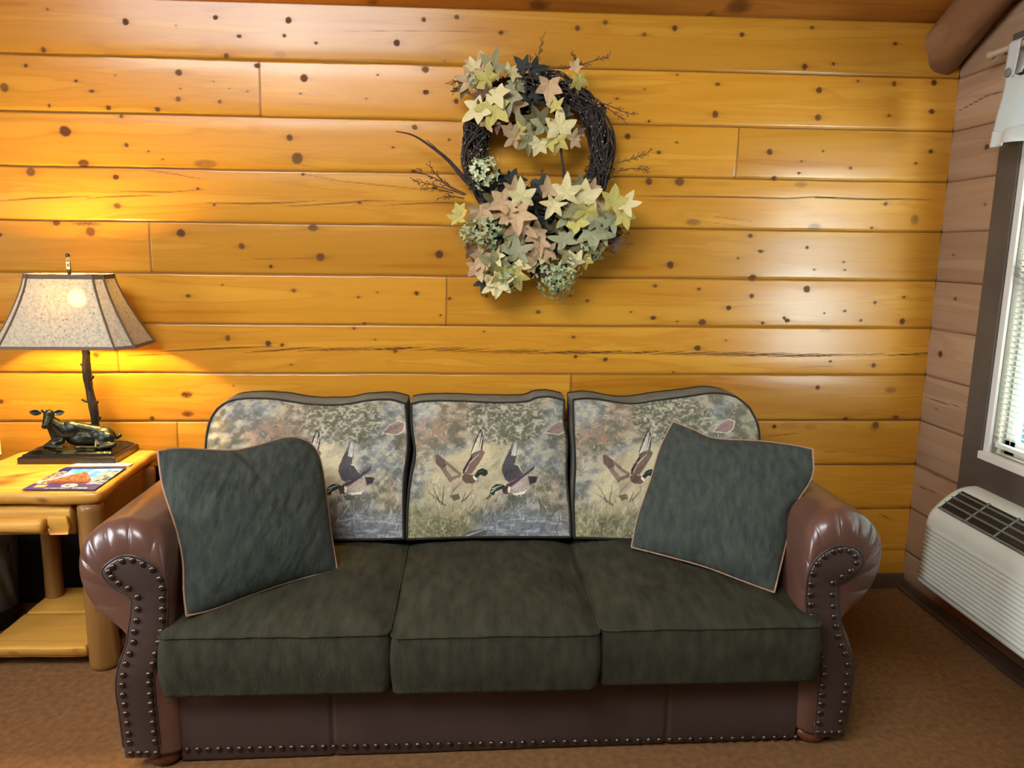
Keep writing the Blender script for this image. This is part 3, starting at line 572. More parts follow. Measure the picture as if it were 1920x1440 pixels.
def back(U, V):
    c = np.zeros(U.shape+(3,))+C3((206, 214, 222)); c = blend(c, (120, 160, 200), ((V > .3)*(V < .8)*(fbm(U*30, V*5, 3) > .5)).astype(float)); return c
sheet('travel_brochure', [(40, 918), (178, 918), (238, 875), (122, 876)], ZT+.0055, (120, 120), cover, 'blue glossy brochure with a red rock mountain picture lying on the log table', 'brochure')
sheet('folded_leaflet', [(128, 874), (243, 873), (250, 868), (150, 866)], ZT+.003, (60, 20), back, 'pale blue and white leaflet tucked behind the brochure beside the lamp base', 'leaflet')
# ------------------------------------------------------------------ lamp
lp = empty('table_lamp', (-1.54, -.13, ZT), 'table lamp with cream parchment shade, branch stem and reclining bronze cow on black base', 'lamp')
bz = ZT; R = []
bo = [(-1.725, -.238), (-1.365, -.236), (-1.360, -.035), (-1.725, -.035)]
def ringp(ins, z, n=1):
    a, b = bo[0]; c_, d = bo[2]
    pts = [(-1.727+ins, -.238+ins), (-1.362-ins, -.238+ins), (-1.362-ins, -.032-ins), (-1.727+ins, -.032-ins)]
    out = []
    for i in range(4):
        p0 = np.array(pts[i]); p1 = np.array(pts[(i+1) % 4])
        for t in np.linspace(0, 1, 24, endpoint=False): out.append((*(p0+(p1-p0)*t), z))
    return out
base = grid('base', np.array([ringp(.006, bz), ringp(0, bz+.002), ringp(0, bz+.022), ringp(.004, bz+.026), ringp(.012, bz+.028), ringp(.013, bz+.034)]), BLACKW, lp, cv=True, cap=True, sm=False)
# ground of rough bronze on the base
U, V = np.meshgrid(np.linspace(0, 1, 90), np.linspace(0, 1, 50), indexing='ij')
gh = .012*smooth(0, .12, np.minimum(np.minimum(U, 1-U)*1.7, np.minimum(V, 1-V)))*(.5+fbm(U*14, V*8, 12))+.002
grid('ground', np.stack([-1.712+.335*U, -.224+.178*V, bz+.033+gh], -1), BRONZE, base)
def blob(name, prims, vox, m, par, sm_it=3):
    bm = bmesh.new()
    def ell(c, r, R=None):
        r_ = bmesh.ops.create_icosphere(bm, subdivisions=3, radius=1)
        for v in r_['verts']:
            q = Vector((v.co.x*r[0], v.co.y*r[1], v.co.z*r[2])); q = (R @ q) if R else q; v.co = q+Vector(c)
    for pmt in prims:
        if pmt[0] == 'e': ell(pmt[1], pmt[2], pmt[3] if len(pmt) > 3 else None)
        else:
            _, a, b, r0, r1 = pmt; a = Vector(a); b = Vector(b); n = max(2, int((b-a).length/(min(r0, r1)*.45)))
            for i in range(n+1): t = i/n; r = r0+(r1-r0)*t; ell(a.lerp(b, t), (r, r, r))
    me = bpy.data.meshes.new('blob'); bm.to_mesh(me); bm.free()
    o = bpy.data.objects.new('blob', me); COL.objects.link(o)
    rm = o.modifiers.new('r', 'REMESH'); rm.mode = 'VOXEL'; rm.voxel_size = vox
    s = o.modifiers.new('s', 'SMOOTH'); s.factor = .5; s.iterations = sm_it
    dg = bpy.context.evaluated_depsgraph_get(); me2 = bpy.data.meshes.new_from_object(o.evaluated_get(dg)); bpy.data.objects.remove(o)
    return link(name, me2, m, par)
def W(x, y, Y): return tuple(atY(x/6.4, 740+y/6.4, Y))
k = .00033   # metres per crop pixel
Yc = -.150
pr_ = [('e', W(1020, 520, Yc), (.075, .032, .034)), ('e', W(850, 430, Yc-.002), (.046, .032, .042)), ('e', W(1230, 490, Yc), (.050, .034, .036)), ('c', W(820, 360, Yc), W(1280, 455, Yc), .018, .022),
       ('c', W(800, 450, Yc-.004), W(640, 330, Yc-.018), .032, .021), ('c', W(700, 500, Yc-.01), W(600, 330, Yc-.02), .026, .018),
       ('e', W(590, 240, Yc-.026), (.019, .021, .021)), ('c', W(580, 260, Yc-.030), W(545, 370, Yc-.058), .0175, .0115), ('e', W(538, 385, Yc-.060), (.013, .010, .009)),
       ('c', W(735, 560, Yc-.028), W(560, 610, Yc-.045), .013, .009), ('c', W(560, 610, Yc-.045), W(740, 635, Yc-.062), .009, .006), ('c', W(640, 560, Yc-.002), W(540, 625, Yc-.02), .012, .008),
       ('e', W(1270, 540, Yc-.022), (.036, .018, .028), Matrix.Rotation(-.4, 3, 'Y')), ('c', W(1200, 600, Yc-.035), W(1370, 600, Yc-.040), .010, .010), ('c', W(1340, 610, Yc-.045), W(1190, 635, Yc-.055), .009, .006), ('c', W(1150, 560, Yc-.03), W(1150, 640, Yc-.055), .008, .006),
       ('c', W(1150, 635, Yc-.058), W(960, 628, Yc-.060), .0055, .005), ('e', W(930, 632, Yc-.061), (.011, .008, .006)),
       ('c', W(1340, 450, Yc), W(1400, 520, Yc+.005), .008, .006), ('c', W(1400, 520, Yc+.005), W(1440, 490, Yc+.01), .006, .008),
       ('c', W(525, 200, Yc-.034), W(500, 190, Yc-.036), .007, .0045), ('c', W(615, 205, Yc-.028), W(600, 185, Yc-.030), .007, .0045)]
cow = blob('cow_figurine', pr_, .0024, BRONZE, lp, 4)
def ear(a, b, nrm):
    a, b = Vector(a), Vector(b); d = b-a; L = d.length; d.normalize(); n = Vector(nrm); s = d.cross(n).normalized(); P = []
    for i in range(12):
        t = i/11; w = .0115*math.sin(math.pi*min(1, t*.92+.06))**.7
        P.append([a+d*L*t+s*w*v+n*(-.004*(1-v*v)) for v in np.linspace(-1, 1, 9)])
    return np.array([[list(q) for q in r] for r in P])
for a, b in ((W(490, 222, Yc-.03), W(350, 208, Yc-.028)), (W(645, 225, Yc-.024), W(772, 205, Yc-.016))):
    e_ = grid('ear', ear(a, b, (.1, -1, .3)), BRONZE, cow); e_.modifiers.new('thick', 'SOLIDIFY').thickness = .003
# stem
sx, sy = -1.497, -.105
sp = [(sx-.002, sy, bz+.03), (sx+.004, sy, bz+.10), (sx+.006, sy, bz+.17), (sx-.004, sy, bz+.26), (sx-.008, sy, bz+.34), (sx-.004, sy, bz+.42), (sx-.003, sy, bz+.455)]
pp = cr(sp, 60); rr = .0155+.0015*np.sin(np.linspace(0, 20, 60))
st = MB().tube(pp, rr, 20, jit=.10)
for z_, a, l in ((.20, 0.4, .014), (.205, 2.9, .024), (.13, .2, .010), (.31, 0.2, .012), (.42, .9, .012), (.36, 2.6, .01)):
    b0 = pp[int(z_/.46*59)]; b0 = b0.copy(); st.tube([b0, b0+np.array([math.cos(a)*(.013+l*.5), -.5*l*math.sin(a), .004]), b0+np.array([math.cos(a)*(.014+l), -.7*l*math.sin(a), .010])], [.008, .006, .004], 8)
stem = st.build('branch_stem', BRANCH, lp)
MB().tube([(sx-.003, sy, bz+.452), (sx-.003, sy, bz+.492)], .009, 14).tube([(sx-.003, sy, bz+.47), (sx-.003, sy, bz+.515)], .017, 16).build('socket', BLACKW, lp)
# shade: rectangular bell with clipped corners
LX, LY = -1.502, -.172
ZB, ZTOP = 1.128, 1.398
def shade_ring(t):
    """t 0 bottom .. 1 top; returns 8 corners"""
    f = (1-t)**1.0+0; e = f**1.35
    w = .142+(.258-.142)*e; d = .070+(.140-.070)*e; c = .026+.024*e
    z = ZB+(ZTOP-ZB)*t
    return [(LX-w+c, LY-d, z), (LX+w-c, LY-d, z), (LX+w, LY-d+c, z), (LX+w, LY+d-c, z), (LX+w-c, LY+d, z), (LX-w+c, LY+d, z), (LX-w, LY+d-c, z), (LX-w, LY-d+c, z)]
ts = np.linspace(0, 1, 26); SHR = [shade_ring(t) for t in ts]; R = []
for r8 in SHR:
    o8 = []
    for i in range(8):
        a = np.array(r8[i]); b = np.array(r8[(i+1) % 8]); nn = 16 if i % 2 == 0 else 5
        for q in np.linspace(0, 1, nn, endpoint=False): o8.append(a+(b-a)*q)
    R.append(o8)
PARCH = bpy.data.materials.new('parchment_shade'); PARCH.use_nodes = True; n = PARCH.node_tree.nodes; L = PARCH.node_tree.links; n.clear()
ou = n.new('ShaderNodeOutputMaterial'); df = n.new('ShaderNodeBsdfDiffuse'); tr = n.new('ShaderNodeBsdfTranslucent'); rf = n.new('ShaderNodeBsdfRefraction'); m1 = n.new('ShaderNodeMixShader'); m2 = n.new('ShaderNodeMixShader')
tc = n.new('ShaderNodeTexCoord'); nz = n.new('ShaderNodeTexNoise'); nz.inputs['Scale'].default_value = 85; nz.inputs['Detail'].default_value = 6; nz2 = n.new('ShaderNodeTexNoise'); nz2.inputs['Scale'].default_value = 160; nz2.inputs['Detail'].default_value = 2
cr_ = n.new('ShaderNodeValToRGB'); cr_.color_ramp.elements[0].position = .36; cr_.color_ramp.elements[1].position = .62; cr_.color_ramp.elements[0].color = (.40, .34, .25, 1); cr_.color_ramp.elements[1].color = (.52, .45, .34, 1)
cs_ = n.new('ShaderNodeValToRGB'); cs_.color_ramp.elements[0].position = .30; cs_.color_ramp.elements[1].position = .36; cs_.color_ramp.elements[0].color = (.25, .18, .1, 1); cs_.color_ramp.elements[1].color = (1, 1, 1, 1)
mm = n.new('ShaderNodeMix'); mm.data_type = 'RGBA'; mm.blend_type = 'MULTIPLY'; mm.inputs[0].default_value = 1
L.new(tc.outputs['Object'], nz.inputs[0]); L.new(tc.outputs['Object'], nz2.inputs[0]); L.new(nz.outputs[0], cr_.inputs[0]); L.new(nz2.outputs[0], cs_.inputs[0]); L.new(cr_.outputs[0], mm.inputs[6]); L.new(cs_.outputs[0], mm.inputs[7])
L.new(mm.outputs[2], df.inputs[0]); mt_ = n.new('ShaderNodeMix'); mt_.data_type = 'RGBA'; mt_.blend_type = 'MULTIPLY'; mt_.inputs[0].default_value = 1; mt_.inputs[7].default_value = (1, .92, .72, 1); L.new(mm.outputs[2], mt_.inputs[6]); L.new(mt_.outputs[2], tr.inputs[0])
rf.inputs['Roughness'].default_value = .32; rf.inputs['IOR'].default_value = 1.0; rf.inputs[0].default_value = (1, .9, .7, 1)
m1.inputs[0].default_value = .011; L.new(df.outputs[0], m1.inputs[1]); L.new(tr.outputs[0], m1.inputs[2]); m2.inputs[0].default_value = .0012
tp = n.new('ShaderNodeBsdfTransparent'); L.new(m1.outputs[0], m2.inputs[1]); L.new(rf.outputs[0], m2.inputs[2]); L.new(m2.outputs[0], ou.inputs[0])
sh = grid('lamp_shade', np.array(R), PARCH, lp, cv=True, flip=False); sharp(sh, 20)
tm = MB()
for i in range(8):
    tm2 = MB().tube([r8[i] for r8 in SHR], .0042, 6); tm2.build('seam_trim', TRIMC, sh)
for nm, idx, hh in (('top_trim', -1, -.017), ('bottom_trim', 0, .011)):
    r8 = SHR[idx]; inn = SHR[idx-1] if idx else SHR[1]; a8 = np.array(r8+[r8[0]]); b8 = np.array(inn+[inn[0]]); c8 = np.array([LX, LY, 0])
    off = (a8-c8)*[1, 1, 0]; off = off/np.linalg.norm(off, axis=1)[:, None]*.002
    dirn = (b8-a8); dirn = dirn/np.abs(dirn[:, 2:3])*abs(hh)
    V = np.concatenate([a8+off, a8+dirn+off, a8-off, a8+dirn-off]); Fs = []
    for i in range(8): Fs += [(i, i+1, 9+i+1, 9+i), (18+i, 27+i, 27+i+1, 18+i+1), (i, 18+i, 18+i+1, i+1), (9+i, 9+i+1, 27+i+1, 27+i)]
    MB().add(V, Fs).build(nm, TRIMC, sh, sm=False, fix=True)
# harp, spider, bulb, finial
hp = MB(); hx = sx-.003; HZ = 1.392
hp.tube(cr([(hx, sy, bz+.50), (hx+.035, sy-.01, bz+.56), (hx+.042, sy-.03, bz+.63), (LX+.01, LY+.005, HZ)], 24), .0018, 6).tube(cr([(hx, sy, bz+.50), (hx-.035, sy-.01, bz+.56), (hx-.042, sy-.03, bz+.63), (LX-.01, LY+.005, HZ)], 24), .0018, 6)
for i in (0, 2, 4, 6): hp.tube([(LX, LY, HZ), SHR[-1][i]], .0014, 5)
hp.build('harp', NAIL, lp)
bul = MB().ball((sx-.003, sy-.035, bz+.63), .030, 3, (1, 1, 1.15)).build('bulb', None, lp)
BM = bpy.data.materials.new('glowing_bulb'); BM.use_nodes = True; bb = BM.node_tree.nodes['Principled BSDF']; bb.inputs['Emission Color'].default_value = (1, .66, .19, 1); bb.inputs['Emission Strength'].default_value = BULB_E; bul.data.materials.append(BM)
fn = MB().tube([(LX, LY, HZ), (LX, LY, HZ+.075)], [.0065, .0075], 12).ball((LX, LY, HZ+.072), .0085, 2, (1, 1, 1.2)).build('finial', BLACKW, lp)
fl = MB().box((LX+.002-.006, LY-.0105, HZ+.024), (LX+.002+.006, LY-.0072, HZ+.052), bev=.001).build('finial_plaque', mat('ivory_plaque', (214, 202, 166), .5), fn)
MB().box((LX+.001, LY-.0118, HZ+.032), (LX+.006, LY-.0105, HZ+.043)).build('finial_mark', BLACKW, fn)
adopt(lp)
# ------------------------------------------------------------------ sofa
def FY(x): return -1.085+.0135*(x-.08)
FP, FN = (.08, -1.085, 0), (.0135, -1, 0)
def fpx(x, y, off=0): return atP(np.asarray(x, float), np.asarray(y, float), (.08, -1.085+off, 0), FN)
so = empty('sofa', (.08, -.6, 0), 'three-seat brown leather sofa with duck tapestry back cushions and green seat cushions', 'sofa')
def box(a, b, name, m, par, bev=.01, R=None):
    o = MB().box(a, b, bev=bev).build(name, m, par); return sharp(o, 50)
box((-.83, -1.04, .05), (1.0, -.10, .262), 'seat_base', LEATHER_D, so)
box((-.93, -.20, .06), (1.10, -.035, .80), 'back_frame', LEATHER_D, so, .03)
box((-.90, -1.03, .012), (1.10, -.10, .055), 'dust_cover', BLACKF, so, .002)
# front rail with softly padded face and upright seams
xs = np.linspace(-.845, 1.022, 380); zs = np.linspace(.006, .285, 46); U, V = np.meshgrid(xs, zs, indexing='ij')
seamx = [float(fpx(px, 1340)[0]) for px in (620, 1255)]
dy = .010*np.sqrt(np.clip(1-((V-.15)/.14)**2, 0, 1))+.003*fbm(U*9, V*9, 41)
for s in seamx: dy = dy-.006*np.exp(-((U-s)/.006)**2)
Yr = FY(U)+.030-dy
fr = grid('front_rail', np.stack([U, Yr, V], -1), LEATHER_D, so); fr.modifiers.new('thick', 'SOLIDIFY').thickness = .02
def crop(l, ox, oy, s): return [(ox+x*s, oy+y*s) for x, y in l]
NL_arc = crop([(186,485),(170,458),(191,433),(237,405),(289,400),(341,420),(388,447),(425,494),(437,538),(437,593),(438,645),(436,698),(432,757),(419,812),(402,870),(390,920),(371,972),(372,1017),(376,1072),(381,1119),(386,1163),(391,1213),(396,1262),(401,1307),(408,1365)], 140, 900, .3752)
NL_out = crop([(281,1367),(274,1313),(269,1268),(262,1216),(256,1168),(249,1122),(241,1075),(238,1025),(242,975),(255,919),(275,868),(294,810),(299,757),(309,702),(315,645),(315,585),(268,541),(219,515)], 140, 900, .3752)
NR_arc = crop([(400,490),(428,450),(425,418),(395,393),(352,388),(318,395),(272,420),(238,455),(215,503),(207,553),(203,604),(205,652),(212,705),(222,757),(235,810),(248,858),(260,905),(272,953),(270,990),(263,1043),(257,1087),(255,1131),(250,1174),(246,1222),(243,1268)], 1440, 880, .389)
NR_out = crop([(347,1268),(352,1217),(358,1172),(368,1125),(373,1080),(378,1040),(384,990),(385,942),(372,890),(354,850),(338,805),(327,757),(320,710),(316,660),(311,604),(314,547),(360,517)], 1440, 880, .389)
SL_ = [(-.984,.052),(-.988,.2),(-.996,.29),(-.985,.36),(-.962,.425),(-1.005,.447),(-1.068,.497),(-1.098,.58),(-1.088,.668),(-1.04,.730),(-.965,.757),(-.89,.738),(-.852,.69),(-.836,.60),(-.832,.48),(-.834,.3),(-.838,.052)]
SR_ = [(1.178,.052),(1.18,.2),(1.178,.28),(1.162,.345),(1.128,.425),(1.168,.445),(1.228,.495),(1.255,.585),(1.243,.67),(1.192,.732),(1.115,.757),(1.045,.738),(1.010,.69),(.994,.60),(.990,.48),(1.006,.3),(1.02,.052)]
def resamp(P, n):
    P = np.array(P, float); L = np.r_[0, np.cumsum(np.linalg.norm(np.diff(P, axis=0), axis=1))]; s = np.linspace(0, L[-1], n)
    return np.c_[[np.interp(s, L, P[:, k]) for k in range(P.shape[1])]].T
nail_me = None
nail_count = [0]
def nail(par, x, z, off=0, r=.0096):
    global nail_me
    if nail_me is None:
        R = []; 
        for a in np.linspace(0, math.pi/2, 6): R.append([(math.cos(a)*math.cos(t), -.75*math.sin(a), math.cos(a)*math.sin(t)) for t in np.linspace(0, 2*math.pi, 14, endpoint=False)])
        R = np.array(R); R[-1] *= [.001, 1, .001]; o = grid('nailhead', R, NAIL, None, cv=True); fixn(o.data); nail_me = o.data; bpy.data.objects.remove(o)
    o = bpy.data.objects.new('nailhead', nail_me); COL.objects.link(o); o.parent = par; o.location = (x, FY(x)+off, z); o.scale = (r, r, r); nail_count[0] += 1; return o
def arm(SEC, arc, out, side):
    n = 260; S = resamp(cr(SEC, 200), n)
    loop = out[::-1] if False else out
    # order: bottom outer, up the outer column, round the scroll, down the inner column
    Q = [tuple(fpx(x, y)[[0, 2]]) for x, y in out+arc]
    Qc = cr(Q, 240); cen = Qc.mean(0)
    T = np.gradient(Qc, axis=0); T /= np.linalg.norm(T, axis=1)[:, None]+1e-9; Nn = np.c_[T[:, 1], -T[:, 0]]
    if side < 0: Nn = -Nn
    Qo = Qc+Nn*.0135; Qo[:4, 1] -= .006; Qo[-4:, 1] -= .006
    Q2 = resamp(Qo, n)
    # match points of the section and panel by landmark: bottom->neck->scroll->bottom
    def neck(P): i0 = int(n*.06); h = P[:, 1]; j = [i for i in range(i0, n//2) if h[i] > .40]; return j[0]
    k1, k2 = neck(S), neck(Q2)
    def neck2(P): j = [i for i in range(n//2, n) if P[i, 1] < .50]; return j[0]
    m1, m2 = neck2(S), neck2(Q2)
    S2 = np.vstack([resamp(S[:k1+1], 50)[:-1], resamp(S[k1:m1+1], 160)[:-1], resamp(S[m1:], 52)])
    Q3 = np.vstack([resamp(Q2[:k2+1], 50)[:-1], resamp(Q2[k2:m2+1], 160)[:-1], resamp(Q2[m2:], 52)])
    n = len(S2); i = np.arange(n); roll = smooth(46, 66, i)*(1-smooth(196, 216, i))
    rings = []
    for t in np.linspace(0, 1, 14):
        a = t*math.pi/2; P = Q3+(S2-Q3)*math.sin(a); y = .066*(1-math.cos(a))*(.45+.55*roll)-.004
        pl = roll*math.sin(math.pi*min(1, t*1.1))**2.0*.0026*(np.abs(np.sin(i*.205+1.2*np.sin(i*.05)))**.5*2-1.2)*(.4+1.2*vnoise(i*.13, i*0+2, 17))
        dlt = P-np.array([cen[0], cen[1]]); dlt = dlt/np.linalg.norm(dlt, axis=1)[:, None]
        P = P+dlt*pl[:, None]
        rings.append(np.c_[P[:, 0], FY(P[:, 0])+y-pl*.8, P[:, 1]])
    for y in np.linspace(FY(0)+.085, -.06, 40):
        w = .004*(fbm(i*.05, np.full(n, y*6), 19)-.5)*roll; P = S2.copy(); P[:, 1] += w
        rings.append(np.c_[P[:, 0], np.full(n, y), P[:, 1]])
    a_ = grid('arm', np.array(rings), LEATHER, so, cv=True, cap=True)
    # facing panel
    pr = []
    for ins, off in ((0, .012), (0, -.002), (.003, -.006), (.007, -.008)):
        P = Q3-dlt_in(Q3, side)*ins; pr.append(np.c_[P[:, 0], FY(P[:, 0])+off-.004, P[:, 1]])
    pn = grid('arm_panel', np.array(pr), LEATHER_D, so, cv=True, cap=True); sharp(pn, 40)
    P = Q3+dlt_in(Q3, side)*.002
    MB().tube(np.c_[P[:, 0], FY(P[:, 0])-.005, P[:, 1]][4:-4], .0032, 8).build('welt', LEATHER_D, pn)
    for x, y in out+arc:
        q = fpx(x, y, -.012); nail(pn, q[0], q[2], -.012)
    # extra nails along the bottom edge
    a = fpx(*out[0], -.012); b = fpx(*arc[-1], -.012)
    for t in (.33, .66) : nail(pn, a[0]+(b[0]-a[0])*t, a[2], -.012)
    return a_
def dlt_in(Q, side):
    T = np.gradient(Q, axis=0); T /= np.linalg.norm(T, axis=1)[:, None]+1e-9; Nn = np.c_[T[:, 1], -T[:, 0]]; return -Nn if side < 0 else Nn
arm(SL_, NL_arc, NL_out, -1); arm(SR_, NR_arc, NR_out, 1)
# row of nails along the bottom of the rail: the first ones single, beyond a hundred in all as one part
rp = [(x, np.interp(x, [340, 1500], [1408, 1384])) for x in np.linspace(352, 1492, 59)]
left = 100-nail_count[0]; rest = []
for j, (x, y) in enumerate(rp):
    q = fpx(x, y-3, .024)
    if j < left: nail(fr, q[0], q[2], .021, .0092)
    else: rest.append(q)
mb = MB(); vv = np.array([v.co[:] for v in nail_me.vertices])
for q in rest: mb.add(vv*.0092+np.array([q[0], FY(q[0])+.021, q[2]]), [tuple(p.vertices) for p in nail_me.polygons])
tag(mb.build('nailhead_row', NAIL, fr), kind='stuff')
# bun feet
for x, y in ((-.90, -1.045), (1.075, -1.02), (-.90, -.16), (1.08, -.16)):
    R = []
    for z, r in ((0, .030), (.006, .044), (.020, .054), (.036, .055), (.050, .044), (.056, .036)): R.append([(x+r*math.cos(t), y+r*math.sin(t), z) for t in np.linspace(0, 2*math.pi, 32, endpoint=False)])
    grid('bun_foot', np.array(R), FOOTW, so, cv=True, cap=True)
# seat cushions
def rrect(x0, x1, y0, y1, r, n=220):
    pts = []
    for cx, cy, a0 in ((x1-r, y1-r, 0), (x0+r, y1-r, 90), (x0+r, y0+r, 180), (x1-r, y0+r, 270)):
        for a in np.linspace(a0, a0+90, 10): pts.append((cx+r*math.cos(math.radians(a)), cy+r*math.sin(math.radians(a))))
    return resamp(pts+[pts[0]], n+1)[:-1]
def seat(x0, x1, y0, y1, ze, zt, z0, seed, label=None):
    O = rrect(x0, x1, y0, y1, .024); c = np.array([(x0+x1)/2, (y0+y1)/2]); R = []
    def put(s, z, bul=0, wr=1):
        P = c+(O-c)*s; nx = (O-c); nx = nx/np.linalg.norm(nx, axis=1)[:, None]; P = P+nx*bul
        zz = z+.009*(fbm(P[:, 0]*7+seed, P[:, 1]*7, 50)-.5)*2*wr+.006*(fbm(P[:, 0]*24+seed, P[:, 1]*11, 53)-.5)*2*wr
        R.append(np.c_[P, zz])
    for s in np.r_[.01, np.linspace(.05, .90, 34), np.linspace(.92, .995, 8)]:
        q = 1-abs(s)**3.2; put(s, ze+(zt-ze)*q, 0, min(1, (1-s)*9+.35))
    put(1.0, ze-.003, .001, .35)
    for t in np.linspace(.04, .96, 14): put(1.0, ze-.004-(ze-z0-.008)*t, .010*math.sin(math.pi*t)+.004*(float(fbm(np.array(t*4), np.array(seed*3.), 9))-.5), .25)
    put(.998, z0+.003, .002, 0); put(.985, z0+.001, 0, 0); put(.5, z0, 0, 0); put(.01, z0, 0, 0)
    R_ = np.array(R)
    o = grid('seat_cushion', R_, GREEN_S, so, cv=True); fixn(o.data)
    e = R_[43].copy(); MB().tube(e, .0042, 6, closed=True).build('piping', GREEN_S, o)
    return o
seat(-.858, -.222, -1.150, -.42, .447, .482, .262, 1.1); seat(-.217, .374, -1.158, -.42, .441, .480, .262, 2.4); seat(.380, 1.030, -1.140, -.42, .443, .482, .262, 5.2)
# back cushions with the printed duck cover
BPn = np.array([0, -.46, .30]); BPn /= np.linalg.norm(BPn); BP0 = (0, -.575, .46)
def coons(bt, tp, lf, rt, n, m):
    """boundary pixel curves -> pixel grid [n along, m up]"""
    B, T, Lf, Rt = resamp(cr(bt, 60), n), resamp(cr(tp, 80), n), resamp(cr(lf, 60), m), resamp(cr(rt, 60), m)
    u = np.linspace(0, 1, n)[:, None, None]; v = np.linspace(0, 1, m)[None, :, None]
    return (1-v)*B[:, None]+v*T[:, None]+(1-u)*Lf[None]+u*Rt[None]-((1-u)*(1-v)*B[0]+u*(1-v)*B[-1]+(1-u)*v*T[0]+u*v*T[-1])
def inpoly(X, Y, poly):
    r = np.zeros(X.shape, bool); n = len(poly); j = n-1
    for i in range(n):
        xi, yi = poly[i]; xj, yj = poly[j]
        if yi != yj: r ^= ((yi > Y) != (yj > Y)) & (X < (xj-xi)*(Y-yi)/(yj-yi)+xi)
        j = i
    return r
def print_cloth(X, Y, shift, seed):
    """woven duck print; X,Y are cloth coordinates of the repeat"""
    rs = np.random.RandomState(seed+3); C = np.zeros(X.shape+(3,))
    n1 = fbm(X/240+seed, Y/240, 61); n2 = fbm(X/70+seed, Y/50, 62); n3 = fbm(X/22, Y/18+seed, 63, 3); n4 = vnoise(X/9, Y/9, 64)
    C[:] = C3((128, 122, 104))
    C = blend(C, (150, 130, 112), smooth(.5, .7, fbm(X/200+9, Y/160, 65))*.8)
    C = blend(C, (124, 128, 128), smooth(.45, .62, fbm(X/260+20, Y/300, 66)+.12*(X/1600-.5))*.8)
    C = blend(C, (176, 166, 140), smooth(.5, .68, n2)*.6); C = blend(C, (88, 84, 66), smooth(.5, .36, n2)*.6)
    sky = np.clip(1.25-(((X-640)/430)**2+((Y-(820-.35*(X-640)))/300)**2), 0, 1); C = blend(C, (186, 172, 136), smooth(.1, .7, sky)*(.65+.35*n3))
    fol = smooth(.15, .5, np.clip(1-(((X-930)/420)**2+((Y-330)/260)**2), 0, 1)); C = blend(C, (92, 92, 74), fol*smooth(.42, .62, n3)*.85); C = blend(C, (174, 170, 146), fol*smooth(.46, .34, n3)*.6)
    gr = smooth(900, 1250, Y)*smooth(820, 500, X); C = blend(C, (110, 108, 72), gr*.75); C = blend(C, (160, 150, 116), gr*smooth(.52, .64, n3)*.7)
    wt = smooth(1030, 1180, Y)*smooth(600, 850, X); C = blend(C, (112, 116, 120), wt*.8); C = blend(C, (160, 166, 172), wt*smooth(.52, .66, fbm(X/90, Y/16, 67))*.7)
    br = np.clip(1.2-(((X-330)/230)**2+((Y-430)/150)**2), 0, 1)*smooth(.35, .55, n2); C = blend(C, (138, 108, 84), br*.7)
    def poly(p, c, a=1.0, tex=.12):
        m = inpoly(X, Y, p); C[m] = C[m]*(1-a)+np.array(lin(c))*a*(1+tex*(n4[m]-.5)*2)[:, None]
    def stroke(x0, y0, x1, y1, w, c, a=.85):
        s = (X > min(x0, x1)-w*2)&(X < max(x0, x1)+w*2)&(Y > min(y0, y1)-w*2)&(Y < max(y0, y1)+w*2)
        if not s.any(): return
        px, py = X[s]-x0, Y[s]-y0; dx, dy = x1-x0, y1-y0; t = np.clip((px*dx+py*dy)/(dx*dx+dy*dy+1e-9), 0, 1)
        d = np.hypot(px-t*dx, py-t*dy); m = np.clip((w*(1-.6*t)-d)/3+.5, 0, 1)*a; C[s] = C[s]*(1-m[:, None])+np.array(lin(c))*m[:, None]
    pal = [(196, 188, 158), (70, 68, 56), (60, 58, 46), (170, 164, 140), (148, 146, 122), (96, 100, 84), (206, 200, 176)]
    for k in range(1500):   # leaves and reeds
        x, y = rs.uniform(80, 1500), rs.uniform(120, 1320)
        if ((x-640)/330)**2+((y-760)/230)**2 < 1 and rs.rand() < .85: continue
        low = y > 850; L = rs.uniform(20, 80) if low else rs.uniform(12, 40); a = rs.normal(-1.57, .45) if low else rs.uniform(0, 6.28)
        stroke(x, y, x+L*math.cos(a), y+L*math.sin(a), rs.uniform(2.5, 5), pal[rs.randint(len(pal))], rs.uniform(.25, .65))
    leaf = [(1270,425),(1320,365),(1395,318),(1445,335),(1432,398),(1380,432),(1310,428)]; poly([(x*1.0+(x-1355)*.12, y+(y-380)*.15) for x, y in leaf], (190, 182, 158)); poly(leaf, (142, 120, 112))
    for q in ((1290, 420, 1440, 330), ): stroke(*q, 5, (104, 84, 80), .6)
    # duck rising on the left of the repeat
    poly([(345,630),(365,612),(430,670),(505,730),(565,780),(560,812),(500,835),(470,862),(430,800),(390,740),(350,690)], (122, 106, 90))
    poly([(430,700),(540,792),(486,812),(440,750)], (166, 150, 128)); poly([(345,630),(365,612),(425,668),(440,720),(400,740),(352,692)], (96, 78, 70))
    poly([(575,785),(580,740),(612,690),(642,640),(645,590),(662,540),(690,470),(722,403),(742,432),(746,520),(736,580),(762,608),(722,680),(682,740),(652,785),(600,792)], (112, 92, 80))
    poly([(575,785),(580,740),(612,690),(642,640),(660,622),(648,680),(622,730),(606,770)], (66, 50, 50))
    poly([(642,625),(645,590),(662,540),(690,470),(722,403),(742,432),(746,520),(738,575),(700,590),(668,618)], (70, 54, 54))
    for a in ((668,600,702,478),(684,592,716,440),(700,586,728,430),(716,580,738,470),(652,610,684,520)): stroke(*a, 5.5, (214, 206, 182), .9)
    stroke(598, 770, 636, 690, 5, (196, 184, 164)); stroke(636, 690, 706, 622, 5, (196, 184, 164))
    poly([(470,930),(482,872),(560,812),(640,800),(690,835),(650,868),(600,862),(560,900),(520,935)], (172, 156, 128))
